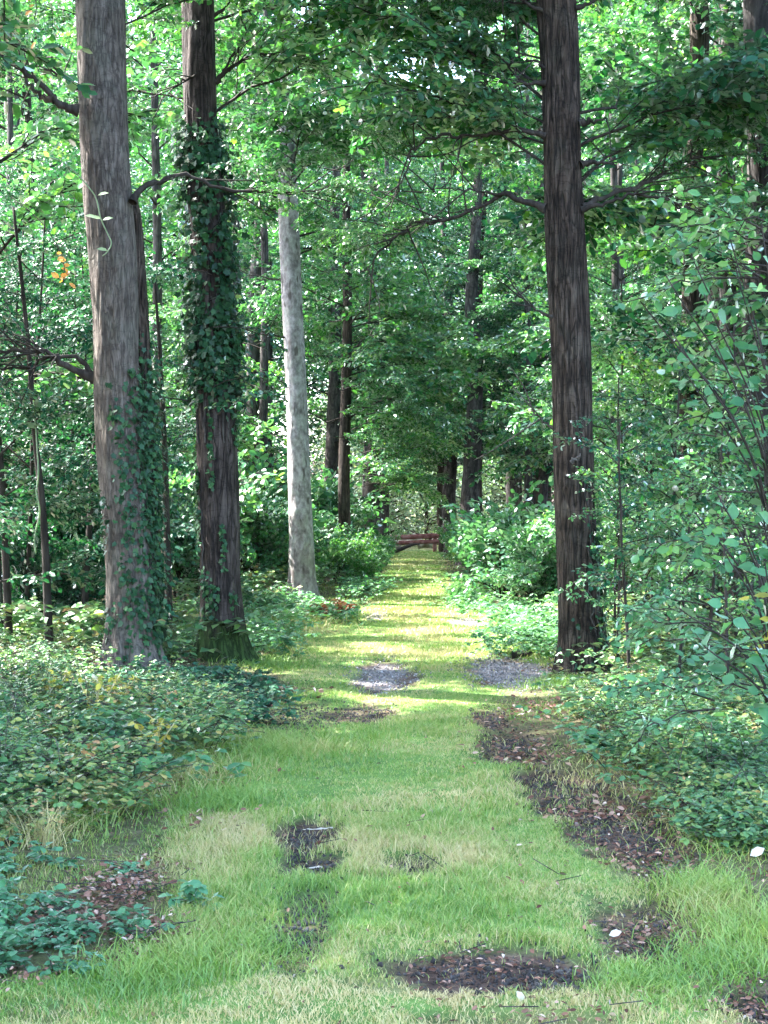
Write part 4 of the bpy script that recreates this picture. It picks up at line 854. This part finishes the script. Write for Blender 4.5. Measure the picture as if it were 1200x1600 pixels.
for q in range(230):
    py = 1040 + 250 * rr_.uniform() ** 1.1; lim = np.interp(py, [1035, 1060, 1100, 1150, 1200, 1250, 1300, 1400], [290, 340, 390, 310, 225, 140, 50, 0]); px = rr_.uniform(-60, lim)
    if (135 < px < 275 and py < 1110) or (290 < px < 410 and py < 1085): continue
    sp_l.append((px, py + 25, .3, np.interp(py, [1030, 1150, 1300, 1400], [.26, .27, .22, .16]) * rr_.uniform(.45, 1.35)))
cover('bramble_cover', 'mass of brambles and low plants on the left of the ride', spots_px(sp_l), M['bramble'], .044, .5, 14, 1)
sp_r = []
for q in range(210):
    py = 1075 + 250 * rr_.uniform() ** 1.1; lim = np.interp(py, [1075, 1110, 1150, 1200, 1250, 1330], [860, 900, 930, 1000, 1090, 1170]); px = rr_.uniform(lim, 1240)
    sp_r.append((px, py + 10, .28, np.interp(py, [1075, 1200, 1330], [.26, .19, .12]) * rr_.uniform(.45, 1.4)))
cover('bramble_cover', 'low brambles and herbs under the trees on the right', spots_px(sp_r), M['bramble'], .040, .4, 12, 2)
sp_m = [(380 + rr_.uniform(-60, 50), 985 + rr_.uniform(-35, 45), .4, .25) for q in range(46)] + [(480 + rr_.uniform(-70, 80), 965 + rr_.uniform(-15, 12), .35, .22) for q in range(26)] + [(830 + rr_.uniform(-50, 60), 985 + rr_.uniform(-25, 45), .4, .3) for q in range(46)] + [(575 + rr_.uniform(-25, 15), 932 + rr_.uniform(-10, 10), .4, .3) for q in range(10)] + [(735 + rr_.uniform(-22, 40), 935 + rr_.uniform(-30, 25), .4, .25) for q in range(26)]
cover('herb_cover', 'pale green herbs along both sides of the sunlit glade', spots_px(sp_m), M['leaf_light'], .075, .3, 9, 3, LEAF4)
sp_b = []
for q in range(420):
    y = rr_.uniform(15, 48); x = rr_.uniform(2.0, 2 + .22 * y) * (1 if rr_.uniform() > .5 else -1)
    if -6 < x < 0 and 18 < y < 27 and rr_.uniform() < .5: continue
    sp_b.append((x, y, .8, .5))
cover('understorey', 'ground cover of herbs and brambles deep under the wood', sp_b, M['bramble'], .11, .6, 10, 4, LEAF4, False)
sp_n = [(rr_.uniform(-60, 35), 1370 + rr_.uniform(-40, 150), .08, .09) for q in range(22)] + [(rr_.uniform(60, 330), 1400 + rr_.uniform(-90, 100), .02, .06) for q in range(5)] + [(115 + rr_.uniform(-30, 30), 1490 + rr_.uniform(-30, 40), .05, .06) for q in range(5)] + [(1150 + rr_.uniform(-60, 60), 1260 + rr_.uniform(-60, 60), .12, .16) for q in range(12)]
cover('nettle_cover', 'fresh green nettles and clover at the near left corner', spots_px(sp_n), M['leaf_teal'], .038, .1, 6, 5)
sp_x = [(rr_.uniform(-40, 250), 1110 + 130 * rr_.uniform(), .2, rr_.uniform(.15, .33)) for q in range(24)] + [(rr_.uniform(900, 1230), 1090 + 140 * rr_.uniform(), .2, rr_.uniform(.15, .35)) for q in range(26)]
cover('nettle_cover', 'taller fresh green herbs standing out of the brambles', spots_px(sp_x), M['leaf_light'], .075, .3, 4, 6)
sp_y = [(rr_.uniform(290, 420), 1080 + rr_.uniform(-20, 50), .2, rr_.uniform(.06, .16)) for q in range(22)] + [(rr_.uniform(150, 420), 1080 + rr_.uniform(-10, 20), .25, rr_.uniform(.05, .12)) for q in range(16)]
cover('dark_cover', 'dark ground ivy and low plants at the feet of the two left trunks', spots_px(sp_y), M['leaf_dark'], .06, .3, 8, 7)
sp_z = [(rr_.uniform(935, 1240), 1035 + 55 * rr_.uniform(), .5, rr_.uniform(.2, .5)) for q in range(50)] + [(rr_.uniform(-40, 320), 1010 + 40 * rr_.uniform(), .4, rr_.uniform(.1, .3)) for q in range(34)]
cover('herb_cover', 'leafy herbs filling the floor of the wood behind the near trunks', spots_px(sp_z), M['bramble'], .07, .4, 8, 8)
# yellowing plants
for k, (px, py, h, lab) in enumerate([(150, 1165, .4, 'yellowing plant among the brambles below the grey trunk'), (182, 1150, .36, 'yellow leaved plant just right of the other yellowing one'), (243, 1205, .3, 'small yellow plant at the edge of the grass on the left'), (75, 1140, .3, 'brownish yellow plant deep in the left brambles')]):
    x, y = S(px, py); z = gz1(x, y); root = empty('yellow_plant', (x, y, z), lab, 'plant', 'yellowing plants in the left brambles'); r = np.random.default_rng(k); mb = MB(); ps = []
    for q in range(5):
        a = r.uniform(0, 6.28); s = spline(np.array([[0, 0, 0], [math.cos(a) * .05, math.sin(a) * .05, h * .6], [math.cos(a) * .14, math.sin(a) * .14, h]]), 7); add_tube(mb, s, .004, 4); ps += list(s[2:])
    link('stem', mb.mesh('stem', [M['straw']]), root); ps = np.repeat(np.array(ps), 3, axis=0); n = len(ps); mb = MB(); add_leaves(mb, ps, r.normal(0, 1, (n, 3)) * [1, 1, .5], UP + r.normal(0, .5, (n, 3)), .06 * r.uniform(.6, 1.2, n), r.uniform(0, 1, n)); link('foliage', mb.mesh('foliage', [M['yellow']]), root)

mb = MB(); r_ = np.random.default_rng(88)
for q in range(90):
    if q < 60: py = r_.uniform(1080, 1290); px = r_.uniform(-40, np.interp(py, [1080, 1290], [330, 120]))
    else: py = r_.uniform(1090, 1300); px = r_.uniform(np.interp(py, [1090, 1300], [860, 1050]), 1230)
    x, y = S(px, py); z = gz1(x, y); a = r_.uniform(0, 6.28); l = r_.uniform(.2, .6); h = r_.uniform(.15, .48); t = np.linspace(0, 1, 8)
    add_tube(mb, np.stack([x + math.cos(a) * l * t ** 1.4, y + math.sin(a) * l * t ** 1.4, z + h * np.sin(t * r_.uniform(1.4, 2.4))], -1), .0022, 4, 0)
tag(link('dry_stalks', mb.mesh('dry_stalks', [M['bark_wood']]), kind='stuff'), 'thin dry stalks standing and arching among the brambles')
# straw tuft left, dead fern by the pale trunk
def tuft(px, py, h, n, spread, mat, name, label, cat, w_=.0026):
    x, y = S(px, py); z = gz1(x, y); mb = MB(); r = np.random.default_rng(int(px)); 
    for q in range(n):
        a = r.uniform(0, 6.28); l = r.uniform(.45, 1.15) * h; o = r.uniform(.3, 1.5) * spread; k = 6; t = np.linspace(0, 1, k); q0 = r.uniform(0, .11); c = np.stack([math.cos(a) * (o * t ** 1.5 * l) + math.cos(a * 7) * q0, math.sin(a) * (o * t ** 1.5 * l) + math.sin(a * 7) * q0, l * (t - .35 * o * t ** 2)], -1)
        sd = np.array([-math.sin(a), math.cos(a), 0]) * (w_ * (1 - t * .85))[:, None]; V = np.concatenate([c - sd, c + sd]); mb.add(V, np.array([[i, i + 1, k + i + 1, k + i] for i in range(k - 1)]), 0, np.full(k - 1, r.uniform()))
    return tag(link(name, mb.mesh(name, [mat]), None, (x, y, z)), label, cat)
tuft(70, 1330, .26, 130, .9, M['straw'], 'grass_tuft', 'dry straw coloured grass tuft at the left among the brambles', 'grass tuft')
tuft(130, 1290, .24, 90, 1.1, M['grass'], 'grass_tuft', 'green and straw grass tuft just right of the dry one', 'grass tuft')
def fern(px, py, h, label):
    x, y = S(px, py); z = gz1(x, y); mb = MB(); r = np.random.default_rng(int(px)); pos = []; dr = []
    for q in range(14):
        a = r.uniform(0, 6.28); l = h * r.uniform(.6, 1.2); t = np.linspace(0, 1, 10); c = np.stack([math.cos(a) * l * .8 * t, math.sin(a) * l * .8 * t, l * np.sin(t * 2.2) * .6], -1); add_tube(mb, c, .006, 3, 0)
        for i in range(1, 10):
            for s_ in (-1, 1): pos.append(c[i]); dr.append(np.array([-math.sin(a) * s_, math.cos(a) * s_, -.5]) + r.normal(0, .2, 3))
    n = len(pos); add_leaves(mb, pos, dr, UP + r.normal(0, .4, (n, 3)), r.uniform(.06, .16, n), r.uniform(0, 1, n), LEAF4, 0, .5); return tag(link('dead_fern', mb.mesh('dead_fern', [M['fern']]), None, (x, y, z)), label, 'fern')
fern(512, 968, .42, 'rust red dead fern at the right foot of the pale trunk'); fern(412, 950, .3, 'smaller brown dead fern left of the pale trunk'); fern(530, 966, .35, 'rust red dead fern nearest the ride, right of the pale trunk')

# leaf litter
def litter():
    r = np.random.default_rng(50); mb = MB(); xs_, ys_ = [], []
    for d0, d1, n in [(4.2, 8, 9000), (8, 14, 12000), (14, 26, 12000)]:
        x, y = scatter(d0, d1, n); l, rr = edges(y); inn = inside(x, y); b = bare(x, y); dn = np.clip(.28 * b + (1 - inn) * .55 * (fbm(x * 2, y * 1.3, 60) > .42) + .012, 0, 1); k = r.uniform(0, 1, n) < dn * .8; xs_.append(x[k]); ys_.append(y[k])
    for px, py, ra, n in [(200, 1390, .25, 900), (110, 1450, .18, 600), (230, 1470, .2, 400), (930, 1270, .35, 500), (1030, 1350, .25, 350), (800, 1140, .4, 350), (1000, 1460, .2, 350), (430, 1085, .5, 400), (760, 1505, .25, 260), (1190, 1560, .15, 300), (880, 1590, .3, 160)]:
        n = n // 2
        x0, y0 = S(px, py); xs_.append(x0 + r.normal(0, ra * .6, n)); ys_.append(y0 + r.normal(0, ra, n))
    x = np.concatenate(xs_); y = np.concatenate(ys_); n = len(x); z = gz(x, y) + r.uniform(.004, .02, n); a = r.uniform(0, 6.28, n)
    add_leaves(mb, np.stack([x, y, z], -1), np.stack([np.cos(a), np.sin(a), r.uniform(-.2, .35, n)], -1), UP + r.normal(0, .6, (n, 3)), r.uniform(.010, .030, n) * (1 + .03 * y), r.beta(1.4, 2.8, n), LEAF8, 0, .62)
    tag(link('leaf_litter', mb.mesh('leaf_litter', [M['dead']]), kind='stuff'), 'brown fallen leaves on the bare soil and verges')
litter()
def bank_litter():
    r = np.random.default_rng(52); mb = MB(); P_ = []
    for px, py, ra, rb, n in [(190, 1390, .16, .35, 420), (110, 1450, .14, .22, 260), (235, 1460, .12, .2, 160), (330, 1290, .2, .3, 60), (940, 1265, .25, .35, 190), (1020, 1345, .22, .25, 150), (820, 1180, .3, .5, 130), (1100, 1300, .25, .4, 120), (1000, 1455, .15, .15, 70), (430, 1085, .4, .4, 160), (760, 1505, .22, .1, 60), (1190, 1570, .15, .12, 90), (870, 1590, .3, .1, 60), (200, 1230, .5, .5, 160), (30, 1530, .12, .12, 70), (835, 1115, .3, .6, 170), (600, 1300, .5, .5, 25), (700, 1420, .6, .6, 25)]:
        x0, y0 = S(px, py); P_.append(np.stack([x0 + r.normal(0, ra * .6, n), y0 + r.normal(0, rb * .6, n)], -1))
    p = np.concatenate(P_); n = len(p); a = r.uniform(0, 6.28, n); z = gz(p[:, 0], p[:, 1]) + r.uniform(.008, .05, n)
    add_leaves(mb, np.column_stack([p, z]), np.stack([np.cos(a), np.sin(a), r.uniform(-.5, .6, n)], -1), UP + r.normal(0, .7, (n, 3)), r.uniform(.025, .058, n) * np.clip(p[:, 1] / 9, .45, 1.1), r.beta(2.2, 2.1, n), LEAF8, 0, .8)
    for q in range(260):
        k = r.integers(n); a_ = r.uniform(0, 6.28); l = r.uniform(.04, .16); b = np.array([p[k, 0], p[k, 1], z[k]]); add_tube(mb, b + np.array([math.cos(a_), math.sin(a_), r.uniform(-.1, .35)]) * l * np.linspace(0, 1, 3)[:, None], .0022, 3, 1)
    tag(link('leaf_litter', mb.mesh('leaf_litter', [M['dead'], M['bark_wood']]), kind='stuff'), 'curled red brown leaves and twigs on the banks of the ride')
bank_litter()
def rubble():
    r = np.random.default_rng(51); mb = MB(); O = np.array([[1, 0, 0], [0, 1, 0], [-1, 0, 0], [0, -1, 0], [0, 0, .7], [0, 0, -.7]]); Fc = np.array([[0, 1, 4], [1, 2, 4], [2, 3, 4], [3, 0, 4], [1, 0, 5], [2, 1, 5], [3, 2, 5], [0, 3, 5]])
    for (bx, by, rx, ry, s), n, sc in zip(GRIT, (650, 900, 60, 160), (.013, .016, .016, .016)):
        x = bx + r.normal(0, rx * .62, n); y = by + r.normal(0, ry * .62, n); z = gz(x, y)
        for i in range(n):
            v = O * r.uniform(.4, 1.5, (6, 3)) * sc * r.uniform(.4, 1.2); v = v @ np.array(Euler((r.uniform(0, 3), r.uniform(0, 3), r.uniform(0, 6))).to_matrix()); mb.add(v + [x[i], y[i], z[i] + .006], Fc, 0, np.full(8, r.beta(1.5, 2)))
    mb2 = MB()
    for bx, by, rx, ry, s in BARE:
        if (bx, by, rx, ry, s) in GRIT or s < .6: continue
        n = int(min(600, 3200 * rx * ry + 100)); x = bx + r.normal(0, rx * .5, n); y = by + r.normal(0, ry * .5, n); z = gz(x, y)
        for i in range(n):
            v = O * r.uniform(.4, 1.5, (6, 3)) * .011 * r.uniform(.3, 1.4); v = v @ np.array(Euler((r.uniform(0, 3), r.uniform(0, 3), r.uniform(0, 6))).to_matrix()); mb2.add(v + [x[i], y[i], z[i] + .002], Fc, 0, np.full(8, r.uniform()))
    tag(link('soil_crumbs', mb2.mesh('soil_crumbs', [M['bark_wood']]), kind='stuff'), 'dark crumbs of soil on the worn patches')
    tag(link('gravel', mb.mesh('gravel', [M['stone']]), kind='stuff'), 'loose grey gravel showing in the worn patches of the glade')
rubble()

# ---------------------------------------------------------------- SMALL THINGS
def small_log(px, py, ln, rad, az, label, mat='twig', name='log', cat='log'):
    x, y = S(px, py); z = gz1(x, y); mb = MB(); r = np.random.default_rng(int(px + py)); t = np.linspace(-.5, .5, 9)[:, None]; add_tube(mb, np.array([math.cos(az), math.sin(az), .06]) * ln * t + r.normal(0, rad * .18, (9, 3)), rad * (1 + .25 * r.normal(0, 1, 9)), 9)
    return tag(link(name, mb.mesh(name, [M[mat]], True), None, (x, y, z + rad * .7)), label, cat)
small_log(816, 1026, .22, .045, .2, 'short black log end beside the grey gravel right of the glade')
small_log(495, 1288, .17, .005, .15, 'thin pale stick lying on the worn soil in the near grass', 'log_pale', 'stick', 'stick')
small_log(492, 1346, .07, .005, .1, 'short pale stick on the dark soil below the other stick', 'log_pale', 'stick', 'stick')
def one_leaf(px, py, d, size, mat, label, name='fallen_leaf', nrm=(0, -.8, .6), az=0.5, ground=False):
    p = P(px, py, d); mb = MB(); T = [p] if False else [np.zeros(3)]
    add_leaves(mb, np.array([[-size / 2, 0, 0]]), np.array([[math.cos(az), 0, math.sin(az)]]), np.array([nrm]), np.array([size]), np.array([.8]), (LEAF8[0] * [1, .95, 1.6], LEAF8[1]), 0)
    if ground: p[2] = gz1(p[0], p[1]) + .03
    return tag(link(name, mb.mesh(name, [mat]), None, p), label, 'leaf')
one_leaf(1185, 1356, gd(1356), .075, M['white'], 'large whitish fallen leaf at the right edge of the picture', ground=True, nrm=(0.1, -1, .7))
one_leaf(1125, 1162, gd(1180), .12, M['orange'], 'orange red leaf standing out in the brambles on the right', nrm=(0.1, -1, .5), az=-1.1)
one_leaf(818, 1562, gd(1562), .045, M['white'], 'pale pink fallen leaf at the bottom of the grass ride', ground=True, az=-1)
one_leaf(962, 1460, gd(1460), .05, M['white'], 'pale fallen leaf on the worn soil at the right verge', ground=True, az=.3)
one_leaf(152, 1270, gd(1290), .05, M['white'], 'pale curled leaf by the straw tuft on the left', az=.5)

# rusty leaves hanging by the left trunk
def rusty(px, py, d, n, label, sc=.16):
    p = P(px, py, d); r = np.random.default_rng(int(px)); q = r.normal(0, 1, (n, 3)) * [.04, .04, .11]; mb = MB(); add_tube(mb, spline(np.array([[-.55, .3, .75], [-.2, .1, .45], [.01, 0, .1], [0, 0, -.1]]), 12), .0045, 5, 1)
    add_leaves(mb, q, r.normal(0, 1, (n, 3)) * [1, 1, 1], np.array([0, -1, .4]) + r.normal(0, .5, (n, 3)), sc * .5 * r.uniform(.6, 1.2, n), r.uniform(.3, 1, n)); return tag(link('withered_twig', mb.mesh('withered_twig', [M['orange'], M['twig']]), None, p), label, 'twig')
rusty(98, 425, 14.0, 16, 'withered orange brown leaves hanging left of the grey trunk')
rusty(54, 14, 14.3, 9, 'small bunch of rusty leaves at the top left corner')

# pale climbers
def vine(d, lst, rad, leaves, label, lsz=.1, seed=1):
    c = np.array([P(px, py, d) for px, py in lst]); b = c[-1].copy(); root = empty('vine', b, label, 'vine'); s = spline(c - b, len(lst) * 6); mb = MB(); add_tube(mb, s, rad, 6); link('stem', mb.mesh('stem', [M['vine']], True), root); r = np.random.default_rng(seed)
    for px, py, sgn in leaves:
        mb = MB(); p = P(px, py, d) - b; add_leaves(mb, np.array([p]), np.array([[sgn, 0, .25]]), np.array([[0, -.6, .8]]), np.array([lsz]), np.array([.7])); link('leaf', mb.mesh('leaf', [M['vine']]), root)
vine(13.6, [(2, 242), (20, 240), (60, 243), (95, 252), (120, 272), (138, 292), (150, 310), (157, 340), (168, 365), (174, 380), (168, 393), (160, 400)], .0055, [(153, 305, 1), (158, 342, -1), (160, 344, 1), (168, 392, -1), (150, 340, -1)], 'pale green climber tendril arching in front of the grey left trunk', .10)
vine(15.0, [(52, 625), (55, 660), (58, 700), (60, 740), (57, 770), (62, 800), (54, 840), (56, 865)], .008, [(58, 700, 1), (56, 830, -1)], 'pale wavy climber stem hanging in the dark wood at the far left', .07, 2)

# ---------------------------------------------------------------- labels: where each tree, bush and sapling of the wood stands
ZONES = [(-1e9, 10, 'at the left edge of the picture'), (10, 165, 'left of the thick grey trunk'), (165, 245, 'behind the thick grey trunk'), (245, 315, 'between the two big left trunks'), (315, 380, 'behind the ivy wrapped trunk'),
         (380, 445, 'between the ivy wrapped trunk and the pale trunk'), (445, 500, 'behind the pale trunk'), (500, 650, 'between the pale trunk and the ride'), (650, 765, 'along the right side of the far ride'),
         (765, 865, 'between the far ride and the tall dark trunk'), (865, 945, 'behind the tall dark trunk'), (945, 1070, 'just right of the tall dark trunk'), (1070, 1185, 'between the tall dark trunk and the right edge'), (1185, 1e9, 'at the right edge of the picture')]
ORD = ['nearest', 'second nearest', 'third nearest', 'fourth nearest', 'fifth nearest', 'sixth nearest', 'seventh nearest', 'eighth nearest', 'ninth nearest', 'tenth nearest', 'eleventh nearest', 'twelfth nearest', 'thirteenth nearest', 'fourteenth nearest']
WORD = {'trees of the left wood': 'leafy tree', 'trees of the right wood': 'leafy tree', 'understorey bushes of the left wood': 'understorey bush', 'understorey bushes of the right wood': 'understorey bush', 'saplings of the right thicket': 'slender sapling', 'dark saplings of the left wood': 'dark leaved sapling',
        'distant trees of the left wood': 'distant tree', 'distant trees of the right wood': 'distant tree', 'tall trees closing the view': 'tall tree closing the view', 'bushes on the right edge of the far ride': 'low bush on the right edge of the ride', 'bushes on the left edge of the far ride': 'low bush on the left edge of the ride'}
bins = {}
for o in SC.objects:
    if o.parent is None and o.get('group') in WORD and (o['label'].startswith(('leafy', 'distant', 'dark leaved', 'slender', 'tall tree', 'low leafy'))):
        px, py, d = pix((o.location.x, o.location.y, 1.5)); zn = [z for a, b_, z in ZONES if a <= px < b_][0]; 
        if o['label'].startswith('low leafy'): zn = ''
        bins.setdefault((o['group'], zn), []).append((d, o))
for (g, zn), lst in bins.items():
    lst.sort(key=lambda t: t[0])
    for k, (d, o) in enumerate(lst):
        o['label'] = (('the only ' if len(lst) == 1 else (ORD[k] if k < 14 else 'far back') + ' ') + WORD[g] + (' standing ' + zn if zn else '')).replace('the only ', '') 
print('objects', len(bpy.data.objects), 'mesh tris(unique) ~', sum(len(m.loops) - 2 * len(m.polygons) for m in bpy.data.meshes))
